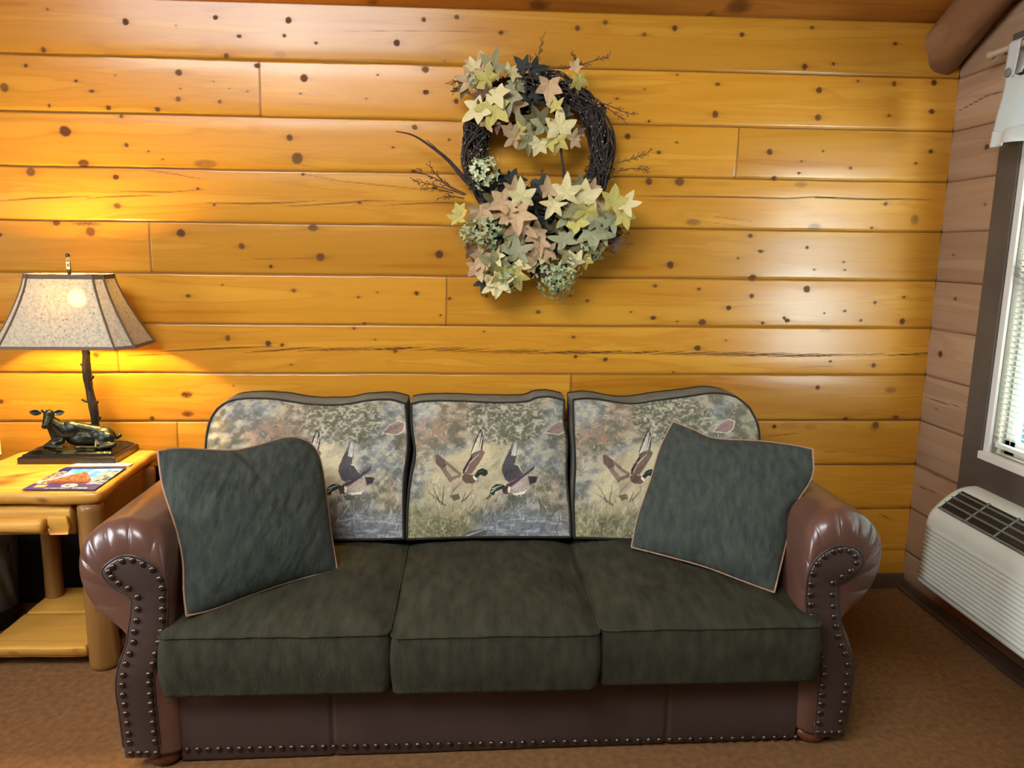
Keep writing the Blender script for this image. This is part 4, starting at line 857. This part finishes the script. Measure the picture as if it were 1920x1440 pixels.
    poly([(570,800),(600,788),(662,798),(694,842),(656,868),(604,862),(572,842)], (100, 78, 66)); stroke(480, 940, 566, 850, 9, (132, 112, 88), .7)
    poly([(660,802),(672,806),(694,838),(682,846),(664,824)], (222, 214, 196))
    poly([(668,806),(702,757),(740,741),(780,757),(786,792),(758,806),(722,796),(692,822)], (42, 50, 46)); poly([(774,790),(806,812),(778,806)], (206, 176, 116)); stroke(716, 772, 760, 760, 4, (70, 92, 84), .8)
    poly([(440,905),(480,890),(486,935),(450,960)], (186, 174, 148))
    # duck diving on the right of the repeat
    poly([(900,760),(905,715),(935,640),(972,570),(1012,478),(1024,492),(1028,580),(1014,690),(1060,740),(1082,780),(1022,832),(962,852),(930,830)], (76, 72, 72))
    poly([(975,590),(1012,478),(1024,492),(1026,580),(1010,640)], (110, 104, 104))
    for a in ((985,625,1008,520),(1000,630,1018,510),(1012,630,1024,530)): stroke(*a, 5, (206, 202, 186), .85)
    for a in ((930,800,960,660),(960,820,990,700),(990,830,1030,750)): stroke(*a, 5, (60, 56, 70), .7)
    stroke(1010, 700, 1040, 715, 4, (220, 214, 198)); stroke(1040, 715, 1072, 768, 4, (220, 214, 198))
    poly([(930,872),(1000,830),(1112,812),(1132,862),(1102,918),(1000,942),(960,932)], (158, 142, 128))
    for a in ((990,900,1060,845),(1010,912,1080,850),(1030,920,1100,858),(1050,928,1112,880)): stroke(*a, 3.5, (206, 194, 176), .8)
    poly([(1118,800),(1204,800),(1184,850),(1134,862)], (66, 52, 52)); poly([(985,940),(1080,925),(1110,905),(1090,945),(1010,955)], (216, 206, 186))
    poly([(1060,800),(1150,730),(1176,703),(1168,742),(1092,800),(985,880),(940,902),(938,868),(1000,835)], (74, 62, 68))
    poly([(898,900),(940,878),(972,900),(962,945),(915,948)], (78, 54, 52)); poly([(955,880),(975,895),(965,940),(950,930)], (220, 208, 188))
    poly([(800,942),(814,895),(850,868),(900,868),(932,880),(902,906),(852,930),(832,960),(806,952)], (44, 54, 44))
    stroke(822, 905, 900, 876, 4, (206, 204, 184), .9); stroke(815, 930, 850, 905, 3.5, (206, 204, 184), .9); stroke(850, 935, 868, 925, 5, (210, 204, 186), .9)
    poly([(764,992),(800,948),(818,964),(782,994)], (104, 92, 66))
    poly([(942,968),(1000,950),(1036,970),(1020,1002),(962,1000)], (92, 94, 76)); poly([(470,960),(540,945),(556,985),(500,1004)], (100, 94, 70))
    for a in ((590,1000,660,920),(650,1090,690,1050),(735,1110,735,1070),(570,1010,600,930),(380,1010,330,900),(400,1030,420,880),(430,1040,290,930)): stroke(*a, 6, (66, 62, 46), .8)
    poly([(560,1290),(640,1245),(740,1225),(780,1245),(770,1275),(650,1295)], (92, 92, 88)); stroke(600, 1285, 750, 1235, 5, (196, 196, 186), .8)
    return np.clip(C*1.12, 0, 1)
TAPE_N = 0
def back_cushion(bt, tp, lf, rt, shifts, seed, n=330, m=270):
    G = coons(bt, tp, lf, rt, n, m); P = atP(G[..., 0], G[..., 1], BP0, BPn)
    u = np.linspace(-1, 1, n)[:, None]; v = np.linspace(-1, 1, m)[None]
    bul = .042*(1-np.abs(u)**3)*(1-np.abs(v)**2.6)**.8
    ed = np.exp(-(1-np.abs(u))*5)+.8*np.exp(-(1-np.abs(v))*6)
    X = G[..., 0]; Y = G[..., 1]
    wr = .013*(fbm(X/46+seed, Y/60, 71)-.5)*2+.010*ed*(fbm((X+Y*.8)/12+seed, (X-Y)/70, 72)-.5)*2+.012*(fbm((X*.55+Y)/34+seed*3, (X-Y*.5)/120, 73)-.5)*2
    bul = bul+wr*(1-np.abs(u)**8)*(1-np.abs(v)**8)
    cloth = P+BPn*bul[..., None]
    cx = (X-740)/.2222; cy = (Y-720)/.2222; col = None
    for lo, hi, sh in shifts:
        c = print_cloth(cx-sh, cy, sh, seed); mk = (X >= lo)&(X < hi)
        col = c if col is None else np.where(mk[..., None], c, col)
    # body: boxing band and back
    bnd = np.vstack([P[:, 0], P[-1, 1:], P[-2::-1, -1], P[0, -2:0:-1]]); c = bnd.mean(0); bnd = bnd[::2]
    up = smooth(.5, .9, bnd[:, 2])
    rings = [c+(bnd-c)*.9+[0, .02, 0], bnd+[0, .002, 0]]
    for t, e in ((.02, .004), (.06, .009), (.10, .008), (.135, .002)):
        dl = bnd-c; dl /= np.linalg.norm(dl, axis=1)[:, None]; q = bnd+dl*e; q[:, 1] += t*(.55+.45*up); q[:, 2] += .004*(fbm(bnd[:, 0]*12+seed, bnd[:, 2]*12, 74)-.5)*2*up; rings.append(q)
    rings.append(c+(rings[-1]-c)*.8+[0, .03, 0])
    body = grid('back_cushion', np.array(rings), BOXING, so, cv=True, cap=True)
    grid('tapestry_cover', cloth, TAPE, body, attrs={'paint': col})
    MB().tube(bnd+[0, -.002, 0], .0046, 6, closed=True).build('piping', PIPE, body)
    MB().tube(rings[-2], .004, 6, closed=True).build('piping', PIPE, body)
    return body
back_cushion([(388,1012),(570,1013),(757,1010)], [(408,766),(432,752),(470,747),(520,749),(580,758),(640,759),(690,751),(730,749),(760,756)], [(388,1012),(386,900),(386,835),(393,792),(408,766)], [(757,1010),(756,960),(757,900),(764,840),(763,790),(760,756)],
    [(0, 500, -1372), (500, 900, -1364)], 1)
back_cushion([(763,1011),(900,1007),(1070,1007)], [(771,757),(800,752),(860,752),(930,755),(985,753),(1005,746),(1030,744),(1058,750)], [(763,1011),(764,960),(770,900),(778,850),(772,800),(771,757)], [(1070,1007),(1068,960),(1062,890),(1063,830),(1057,790),(1058,750)], [(0, 2000, 0)], 2)
back_cushion([(1077,1008),(1250,1012),(1424,1010)], [(1074,749),(1110,747),(1180,757),(1230,751),(1290,743),(1340,737),(1378,744),(1405,764)], [(1077,1008),(1075,940),(1078,870),(1075,800),(1074,749)], [(1424,1010),(1428,900),(1424,830),(1420,795),(1405,764)],
    [(0, 1222, 1400), (1222, 2000, 1400)], 3)
adopt(so)
# ------------------------------------------------------------------ throw pillows
def pillow(name, Q, bt, tp, lf, rt, th, seed, label, folds):
    Q = np.array(Q); c = Q.mean(0); nn = np.cross(Q[1]-Q[3], Q[0]-Q[2]); nn /= np.linalg.norm(nn)
    if nn@(CAM-c) < 0: nn = -nn
    n, m = 150, 150; G = coons(bt, tp, lf, rt, n, m); P = atP(G[..., 0], G[..., 1], c, nn)
    u = np.linspace(-1, 1, n)[:, None]; v = np.linspace(-1, 1, m)[None]
    prof = ((1-np.abs(u)**2.4)*(1-np.abs(v)**2.4))**.62
    X, Y = G[..., 0], G[..., 1]
    wr = .006*(fbm(X/60+seed, Y/60, 81)-.5)*2+.0045*(fbm((X+.5*Y)/16+seed, (Y-.5*X)/80, 83)-.5)*2+.004*np.exp(-(1-np.maximum(np.abs(u), np.abs(v)))*7)*(fbm(X/9+seed, Y/9, 84)-.5)*2
    for (x0, y0, x1, y1, w, a) in folds:
        px, py = X-x0, Y-y0; dx, dy = x1-x0, y1-y0; t = np.clip((px*dx+py*dy)/(dx*dx+dy*dy), 0, 1); d = np.hypot(px-t*dx, py-t*dy); wr = wr+a*np.exp(-(d/w)**2)*(1-t)**.7
    r = empty(name, tuple(c), label, 'pillow', None)
    e = (1-np.abs(u)**10)*(1-np.abs(v)**10)
    F_ = P+nn*(th*prof+wr*e)[..., None]; B_ = P-nn*(th*.85*prof+.004*(fbm(X/50, Y/50+seed, 82)-.5)*e)[..., None]
    V = np.concatenate([F_.reshape(-1, 3), B_.reshape(-1, 3)]); f = grid_faces(n, m)
    cov = link('cover', mesh_vf(V, np.concatenate([f, f[:, ::-1]+n*m])), GREEN, r)
    bnd = np.vstack([P[:, 0], P[-1, 1:], P[-2::-1, -1], P[0, -2:0:-1]])
    MB().tube(bnd, .0034, 8, closed=True).build('piping', TANPIPE, r); adopt(r); return r
Lq = [(-.935, -.89, .905), (-.527, -.60, .875), (-.42, -.79, .495), (-.807, -1.08, .49)]
pillow('throw_pillow', Lq, [(350,1155),(400,1142),(480,1112),(560,1086),(632,1068)], [(296,846),(340,841),(430,845),(480,836),(540,820),(580,828)], [(350,1155),(345,1110),(343,1050),(330,990),(305,910),(296,846)], [(632,1068),(622,1010),(614,950),(606,890),(596,850),(580,828)], .074, 1,
    'dark green pillow with tan piping leaning on the left sofa arm', [(440,850,520,960,10,-.010), (425,848,470,905,9,.012), (300,850,380,930,16,.006), (630,1060,560,1010,16,.006), (350,1150,420,1060,20,.008)])
Rq = [(.72, -.50, .905), (1.12, -.83, .885), (.96, -.995, .49), (.56, -.66, .495)]
pillow('throw_pillow', Rq, [(1184,1026),(1240,1040),(1320,1062),(1390,1088),(1452,1111)], [(1262,790),(1300,806),(1340,822),(1420,827),(1480,834),(1524,842)], [(1184,1026),(1196,970),(1220,900),(1238,840),(1262,790)], [(1452,1111),(1464,1060),(1478,1000),(1486,955),(1522,895),(1524,842)], .074, 4,
    'dark green pillow with tan piping leaning on the right sofa arm', [(1525,850,1430,830,10,.010), (1500,925,1400,900,14,-.008), (1484,950,1430,990,10,.010), (1530,860,1440,880,16,-.006), (1190,1020,1250,980,20,.006)])
# ------------------------------------------------------------------ wreath
wr_ = empty('wreath', (.272, -.03, 1.90), 'grapevine wreath with cream ivy leaves and dried flowers hanging on the log wall', 'wreath')
WC = np.array([.272, -.062, 1.888]); WR = .252
sv = MB()
for k in range(64):
    th = np.linspace(0, 2*math.pi, 90, endpoint=False); a0 = RNG.uniform(0, 6.28); q = math.sqrt(RNG.rand())*.050; tw = RNG.choice([-2, -1, 1, 2, 3])
    ph = a0+tw*th+.5*np.sin(th*RNG.randint(2, 5)+a0); rr = WR+q*np.cos(ph)*1.05+.006*np.sin(th*RNG.randint(5, 11)+a0); dy = q*np.sin(ph)*.9+.004*np.sin(th*7+a0)
    sv.tube(np.c_[WC[0]+rr*np.cos(th)*1.0, WC[1]+dy, WC[2]+rr*np.sin(th)*1.0], RNG.uniform(.0022, .0046), 5, closed=True)
for k in range(26):
    a = RNG.uniform(0, 6.28); t = np.linspace(0, 6.283, 24); rr = .052+.006*RNG.rand()
    P = np.array([[WC[0]+(WR+rr*math.cos(x))*math.cos(a+.10*math.sin(x+k)), WC[1]+rr*.95*math.sin(x), WC[2]+(WR+rr*math.cos(x))*math.sin(a+.10*math.sin(x+k))] for x in t]); sv.tube(P, .002, 4)
sv.build('grapevine_ring', VINE, wr_)
def P3(x, y, Y): return atY(float(x), float(y), Y)
# ivy leaf meshes
LOB = [(0, 1.08), (34, .50), (62, .96), (98, .48), (128, .80), (156, .44), (180, .26)]
def leaf_mesh(seed, m):
    rs = np.random.RandomState(seed); ang = []; rad = []
    for a, r in LOB: ang.append(a); rad.append(r*(1+rs.uniform(-.12, .12)))
    A = ang+[360-a for a in ang[-2:0:-1]]; R_ = rad+[r*(1+rs.uniform(-.12, .12)) for r in rad[-2:0:-1]]
    A2 = np.linspace(0, 360, 120, endpoint=False); AA = A+[360]; RR = R_+[R_[0]]; R2 = []
    for a in A2:
        k = max(i for i in range(len(AA)) if AA[i] <= a); t = (a-AA[k])/(AA[k+1]-AA[k]); lo, hi = RR[k], RR[k+1]
        R2.append(lo+(hi-lo)*t**1.5 if hi > lo else hi+(lo-hi)*(1-t)**1.5)
    V = [(0, 0, 0)]; Fs = []; cvx = rs.uniform(-.25, .30); fold = rs.uniform(.02, .30); tw = rs.uniform(-.3, .3)
    L_ = (.34, .67, 1.0)
    for l in L_:
        for a, r in zip(A2, R2):
            t = math.radians(90-a); x = l*r*math.cos(t); y = l*r*math.sin(t)+.0; z = -cvx*(x*x+y*y)+fold*abs(x)+.05*math.sin(a/57.3*5+seed)*l*l+tw*x*y
            V.append((x, y, z))
    n = 120
    for i in range(n): Fs.append((0, 1+i, 1+(i+1) % n))
    for k in range(2):
        for i in range(n): a = 1+k*n+i; b = 1+k*n+(i+1) % n; Fs.append((a, a+n, b+n, b))
    me = mesh_vf(V, Fs, True); fixn(me); me.materials.append(m); me.polygons.foreach_set('use_smooth', [True]*len(me.polygons)); return me
LM = [[leaf_mesh(10*i+j, m) for j in range(3)] for i, m in enumerate(LEAVES)]
def leaf(x, y, r, rot, kind, Y=-.13, tilt=None):
    c = P3(x, y, Y); s = r*.00212*1.34; me = LM[kind][random.randrange(3)]; o = bpy.data.objects.new('ivy_leaf', me); COL.objects.link(o); o.parent = wr_
    tx, ty = tilt if tilt else (random.uniform(-.45, .45), random.uniform(-.45, .45))
    # local z faces the room (-y); local y up
    R = Matrix.Rotation(math.pi/2, 4, 'X') @ Matrix.Rotation(tx, 4, 'X') @ Matrix.Rotation(ty, 4, 'Y') @ Matrix.Rotation(math.radians(rot), 4, 'Z')
    o.matrix_basis = Matrix.Translation(Vector(c)) @ R @ Matrix.Diagonal((s, s, s, 1)); return o
# hand-placed leaves: px x, y, radius, rotation (deg, 0 = tip up), kind, depth
HL = [(1030,160,25,180,0,-.125),(905,125,24,10,0,-.12),(925,128,24,-20,1,-.13),(945,175,30,190,4,-.13),(928,200,28,160,2,-.14),(896,205,24,120,3,-.13),(915,150,22,60,2,-.135),(958,135,18,-40,3,-.12),(880,150,20,80,0,-.12),(870,165,16,100,6,-.115),
 (930,175,24,200,3,-.14),(905,178,18,30,5,-.12),(935,218,22,170,5,-.11),(962,195,20,210,0,-.12),(912,228,18,200,0,-.12),(968,160,18,-60,1,-.11),(888,128,16,20,3,-.12),(1085,150,18,185,2,-.12),(1078,128,13,-20,0,-.11),
 (1010,225,24,20,6,-.12),(985,240,26,-30,1,-.13),(1020,238,24,10,4,-.13),(1050,240,28,0,3,-.14),(1045,262,20,170,2,-.14),(965,258,20,60,0,-.13),(990,265,20,190,1,-.14),(1010,270,18,160,3,-.14),(1030,265,16,200,2,-.135),(1075,262,16,-70,0,-.13),(975,248,16,80,2,-.135),(1042,200,16,10,2,-.13),(1080,250,14,-60,5,-.12),(1060,215,14,40,6,-.11),(955,245,14,60,0,-.12),
 (900,395,27,190,0,-.15),(968,400,30,185,0,-.16),(945,378,26,120,0,-.15),(978,370,24,5,3,-.16),(965,358,20,0,0,-.14),(940,395,24,200,0,-.145),(975,425,28,180,0,-.15),(955,430,24,170,1,-.14),(925,375,20,60,1,-.13),
 (1028,358,20,10,0,-.14),(1062,362,26,0,3,-.15),(1038,385,22,150,3,-.155),(1098,372,26,5,3,-.16),(1100,395,24,180,2,-.165),(1075,395,20,60,1,-.15),(1125,380,18,-40,0,-.15),(1118,410,26,20,4,-.15),(1150,382,26,-10,2,-.155),(1172,385,24,-30,3,-.15),(1170,405,20,200,2,-.15),(1148,410,22,190,4,-.145),(1090,345,16,10,1,-.13),(1110,355,16,-10,0,-.13),(1066,405,22,200,4,-.14),
 (1085,420,22,30,2,-.155),(1110,435,26,185,4,-.15),(1130,440,22,-30,4,-.15),(1060,450,24,20,4,-.14),(1090,460,22,170,6,-.145),(965,455,26,180,4,-.145),(970,475,26,10,4,-.15),(1005,440,22,60,0,-.135),(1012,455,20,190,0,-.14),(1030,470,18,90,0,-.14),
 (930,470,20,40,5,-.13),(905,480,22,150,0,-.13),(895,500,22,200,0,-.13),(925,495,24,60,1,-.14),(945,510,26,180,2,-.15),(965,515,24,200,2,-.15),(940,530,22,160,3,-.145),(975,500,20,30,3,-.145),(925,535,18,120,3,-.135),(1000,485,20,60,0,-.14),(1015,480,18,-60,3,-.14),(995,500,16,80,0,-.14),(1080,490,18,40,3,-.14),(1095,485,18,190,2,-.14),(1115,475,18,-60,1,-.14),(858,410,18,10,2,-.11),(862,395,14,30,2,-.11),
 (885,470,16,200,5,-.11),(1150,455,18,-70,5,-.11),(1060,475,18,160,1,-.14),(1040,430,16,0,6,-.12),(915,515,16,110,3,-.13)]
for h in HL: leaf(*h)
ri = 0
for k in range(max(0, 100-len(HL))):
    cx_, cy_, sx_, sy_ = random.choice([(960, 440, 40, 45), (1085, 420, 45, 35), (1010, 490, 55, 25), (920, 500, 25, 25)])
    leaf(cx_+random.uniform(-1, 1)*sx_, cy_+random.uniform(-1, 1)*sy_, random.uniform(16, 24), random.uniform(120, 240), random.choice([0, 1, 2, 3, 4, 5, 6]), -.135)
# dark foliage filling behind
dm = leaf_mesh(77, DKLEAF); dk = MB(); vv = np.array([v.co[:] for v in dm.vertices]); ff = [tuple(p.vertices) for p in dm.polygons]
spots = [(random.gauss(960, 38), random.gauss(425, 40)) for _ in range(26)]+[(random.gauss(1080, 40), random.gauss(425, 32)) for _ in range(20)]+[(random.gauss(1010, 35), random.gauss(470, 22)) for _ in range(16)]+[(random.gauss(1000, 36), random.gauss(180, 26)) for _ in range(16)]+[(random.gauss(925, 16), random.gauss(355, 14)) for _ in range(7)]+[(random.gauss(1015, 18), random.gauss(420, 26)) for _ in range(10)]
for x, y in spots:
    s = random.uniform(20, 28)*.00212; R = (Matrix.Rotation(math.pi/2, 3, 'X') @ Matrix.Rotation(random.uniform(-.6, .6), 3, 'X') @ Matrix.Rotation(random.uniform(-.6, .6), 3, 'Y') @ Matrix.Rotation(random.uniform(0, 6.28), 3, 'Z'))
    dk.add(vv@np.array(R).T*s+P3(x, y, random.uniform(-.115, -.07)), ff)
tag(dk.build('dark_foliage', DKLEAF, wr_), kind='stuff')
# hydrangea heads
def head(x, y, rpx, m, n, Y, name='flower_head', ps=.0085):
    c = P3(x, y, Y); r = rpx*.00212; mb = MB(); n = int(n*1.5); ps *= 1.15
    for k in range(n):
        a = k*2.39996; zz = 1-(k+.5)/n*1.25; q = math.sqrt(max(0, 1-zz*zz)); d = np.array([q*math.cos(a), -zz, q*math.sin(a)]); p0 = c+d*r*random.uniform(.62, 1.12)+np.array([random.gauss(0, .09), 0, random.gauss(0, .09)])*r
        d = d+np.array([random.gauss(0, .3) for _ in range(3)]); d /= np.linalg.norm(d); e1 = np.cross(d, [0, .3, 1]); e1 /= np.linalg.norm(e1); e2 = np.cross(d, e1)
        for j in range(4):
            t = j*math.pi/2+k; u = e1*math.cos(t)+e2*math.sin(t); w = -e1*math.sin(t)+e2*math.cos(t); s = ps*random.uniform(.8, 1.25)
            mb.add([p0, p0+u*s*.5+w*s*.42+d*s*.15, p0+u*s*1.1+w*s*.22+d*s*.3, p0+u*s*1.1-w*s*.22+d*s*.3, p0+u*s*.5-w*s*.42+d*s*.15], [(0, 1, 2), (0, 2, 3), (0, 3, 4)])
    return mb.build(name, m, wr_, sm=False)
head(908, 322, 28, PETAL, 34, -.13, ps=.011); head(915, 438, 34, PETAL2, 70, -.125); head(1040, 522, 36, PETAL2, 80, -.12); head(1062, 505, 26, PETAL, 22, -.125, ps=.007); head(1105, 465, 24, PETAL2, 36, -.12); head(880, 440, 20, PETAL2, 26, -.11); head(890, 150, 16, PETAL2, 20, -.11); head(950, 520, 24, PETAL2, 24, -.13)
# dried blossom flecks over the ring
fk = MB()
for k in range(90):
    a = random.choice([random.uniform(-.5, 1.2), random.uniform(2.9, 3.7), random.uniform(1.2, 1.9)]); b = random.uniform(3.6, 5.8); rr = .056
    p0 = WC+np.array([(WR+rr*math.cos(b))*math.cos(a), rr*math.sin(b), (WR+rr*math.cos(b))*math.sin(a)]); 
    for j in range(2): q = p0+np.array([random.gauss(0, .004), -.002, random.gauss(0, .004)]); s = .0035; fk.add([q, q+[s, 0, s*.4], q+[s*.3, -.001, s*1.2]], [(0, 1, 2)])
tag(fk.build('blossom_flecks', PETAL, wr_, sm=False), kind='stuff')
# twigs: pixel polylines, thickness, barbs
TW = [([(742,246),(775,254),(810,276),(840,300),(866,330),(880,345)], .0014, .0080, 0, VINE), ([(800,262),(830,290),(858,322),(876,340)], .001, .003, 0, VINE), ([(1050,243),(1052,280),(1056,315),(1060,348)], .0018, .0062, 0, VINE),
 ([(1018,68),(1012,95),(1006,120),(1000,150)], .0008, .002, 14, VINE2), ([(995,105),(993,130),(1000,150)], .0008, .002, 6, VINE2), ([(1142,106),(1110,115),(1080,124),(1040,128),(1015,128)], .001, .0022, 22, VINE2), ([(1072,100),(1080,115),(1082,130)], .0008, .0015, 8, VINE2),
 ([(1190,216),(1165,208),(1140,197),(1115,190)], .001, .002, 14, VINE2), ([(1172,228),(1155,214),(1135,200)], .001, .0018, 8, VINE2), ([(1216,286),(1190,296),(1160,305),(1130,310)], .001, .002, 16, VINE2), ([(1214,318),(1185,316),(1155,322),(1125,325)], .001, .002, 16, VINE2),
 ([(778,320),(810,332),(845,350),(875,365)], .001, .0022, 18, VINE2), ([(776,340),(805,345),(840,355),(872,366)], .001, .0022, 16, VINE2), ([(806,311),(820,330),(845,352),(868,365)], .001, .002, 12, VINE2), ([(790,352),(820,355),(850,362)], .001, .002, 12, VINE2), ([(820,372),(845,368),(870,372)], .001, .002, 10, VINE2),
 ([(845,158),(862,150),(885,140),(900,135)], .001, .002, 14, VINE2), ([(850,172),(870,165),(890,160)], .001, .002, 10, VINE2), ([(1015,320),(1022,335),(1034,350)], .001, .0018, 10, VINE2), ([(978,325),(982,345),(986,365)], .001, .0022, 0, VINE),
 ([(1180,458),(1160,450),(1138,445),(1118,440)], .001, .0022, 16, VINE2), ([(1176,440),(1160,432),(1140,436)], .001, .002, 10, VINE2), ([(1150,475),(1130,468),(1110,462)], .001, .002, 12, VINE2), ([(870,440),(878,470),(890,495)], .001, .002, 16, VINE2), ([(925,550),(945,548),(960,535),(980,515)], .001, .0024, 0, VINE2), ([(950,500),(990,490),(1020,470),(1060,455)], .0014, .002, 0, VINE2)]
for pts, r0, r1, nb, m in TW:
    n = len(pts); P = cr([P3(x, y, -.115+.03*i/(n-1)) for i, (x, y) in enumerate(pts)], 24); mb = MB().tube(P, np.linspace(r0, r1, 24)*1.35, 6)
    for j in range(nb):
        t = random.uniform(0, .75); b = P[int(t*23)]; T = P[min(23, int(t*23)+1)]-P[max(0, int(t*23)-1)]; T /= np.linalg.norm(T)+1e-9; s = np.array([T[2], 0, -T[0]])*random.choice([-1, 1])
        e = b-T*random.uniform(.006, .016)+s*random.uniform(.003, .013)+np.array([0, -random.uniform(0, .008), 0]); mb.tube([b, (b+e)/2+s*.002, e], [.0015, .0012, .0009], 4); mb.ball(e, .0024, 1)
    mb.build('twig', m, wr_)
adopt(wr_)
# ------------------------------------------------------------------ light
SC.view_settings.view_transform = 'Standard'; SC.view_settings.look = 'None'; SC.view_settings.gamma = 1; SC.view_settings.use_curve_mapping = False; SC.view_settings.exposure = EXPO
def light(name, kind, loc, energy, col, size=None, rot=None, sy=None):
    l = bpy.data.lights.new(name, kind); l.energy = energy; l.color = col; o = bpy.data.objects.new(name, l); COL.objects.link(o); o.location = loc
    if kind == 'AREA':
        l.size = size
        if sy: l.shape = 'RECTANGLE'; l.size_y = sy
    elif size: l.shadow_soft_size = size
    if rot is not None: o.rotation_euler = rot
    return o
def aim(o, t): o.rotation_euler = (Vector(t)-o.location).to_track_quat('-Z', 'Y').to_euler()

light('ceiling_lamp', 'POINT', (-1.3, -2.75, 2.9), CEIL_W, (1, .92, .80), .20)
a = light('window_daylight', 'AREA', (2.36, -2.53, 1.55), WIN_W, (.88, .95, 1), .92, None, 1.7); aim(a, (2.36-.81, -2.53+.58, 1.45))
a = light('overhead_fill', 'AREA', (-1.5, -3.45, 3.5), REAR_W, (.86, .94, 1), 2.6, None, 1.0); aim(a, (-.2, 0, .6)); a.data.spread = math.radians(110)  # added fill hung high in the room; no window there
a = light('left_fill', 'AREA', (-3.44, -1.9, 1.35), LEFT_W, (.88, .95, 1), 1.3, None, 1.2); aim(a, (1.8, -.9, .45)); a.data.spread = math.radians(90)  # added fill from the left side; that wall has no window
wd = bpy.data.worlds.new('sky'); SC.world = wd; wd.use_nodes = True; n = wd.node_tree.nodes; L = wd.node_tree.links; bg = n['Background']
tc = n.new('ShaderNodeTexCoord'); sp_ = n.new('ShaderNodeSeparateXYZ'); r = n.new('ShaderNodeValToRGB'); L.new(tc.outputs['Generated'], sp_.inputs[0]); L.new(sp_.outputs[2], r.inputs[0])
e = r.color_ramp.elements; e[0].position = 0; e[0].color = (.012, .034, .036, 1); e[1].position = .4; e[1].color = (.80, .95, 1, 1); q = r.color_ramp.elements.new(.07); q.color = (.04, .09, .09, 1)
L.new(r.outputs[0], bg.inputs[0]); bg.inputs[1].default_value = SKY
c = SC.cycles; c.max_bounces = 6; c.diffuse_bounces = 3; c.adaptive_threshold = .02; c.glossy_bounces = 3; c.transmission_bounces = 6; c.transparent_max_bounces = 8; c.caustics_reflective = False; c.caustics_refractive = False
c.use_denoising = True; c.sample_clamp_indirect = 4; c.use_adaptive_sampling = True
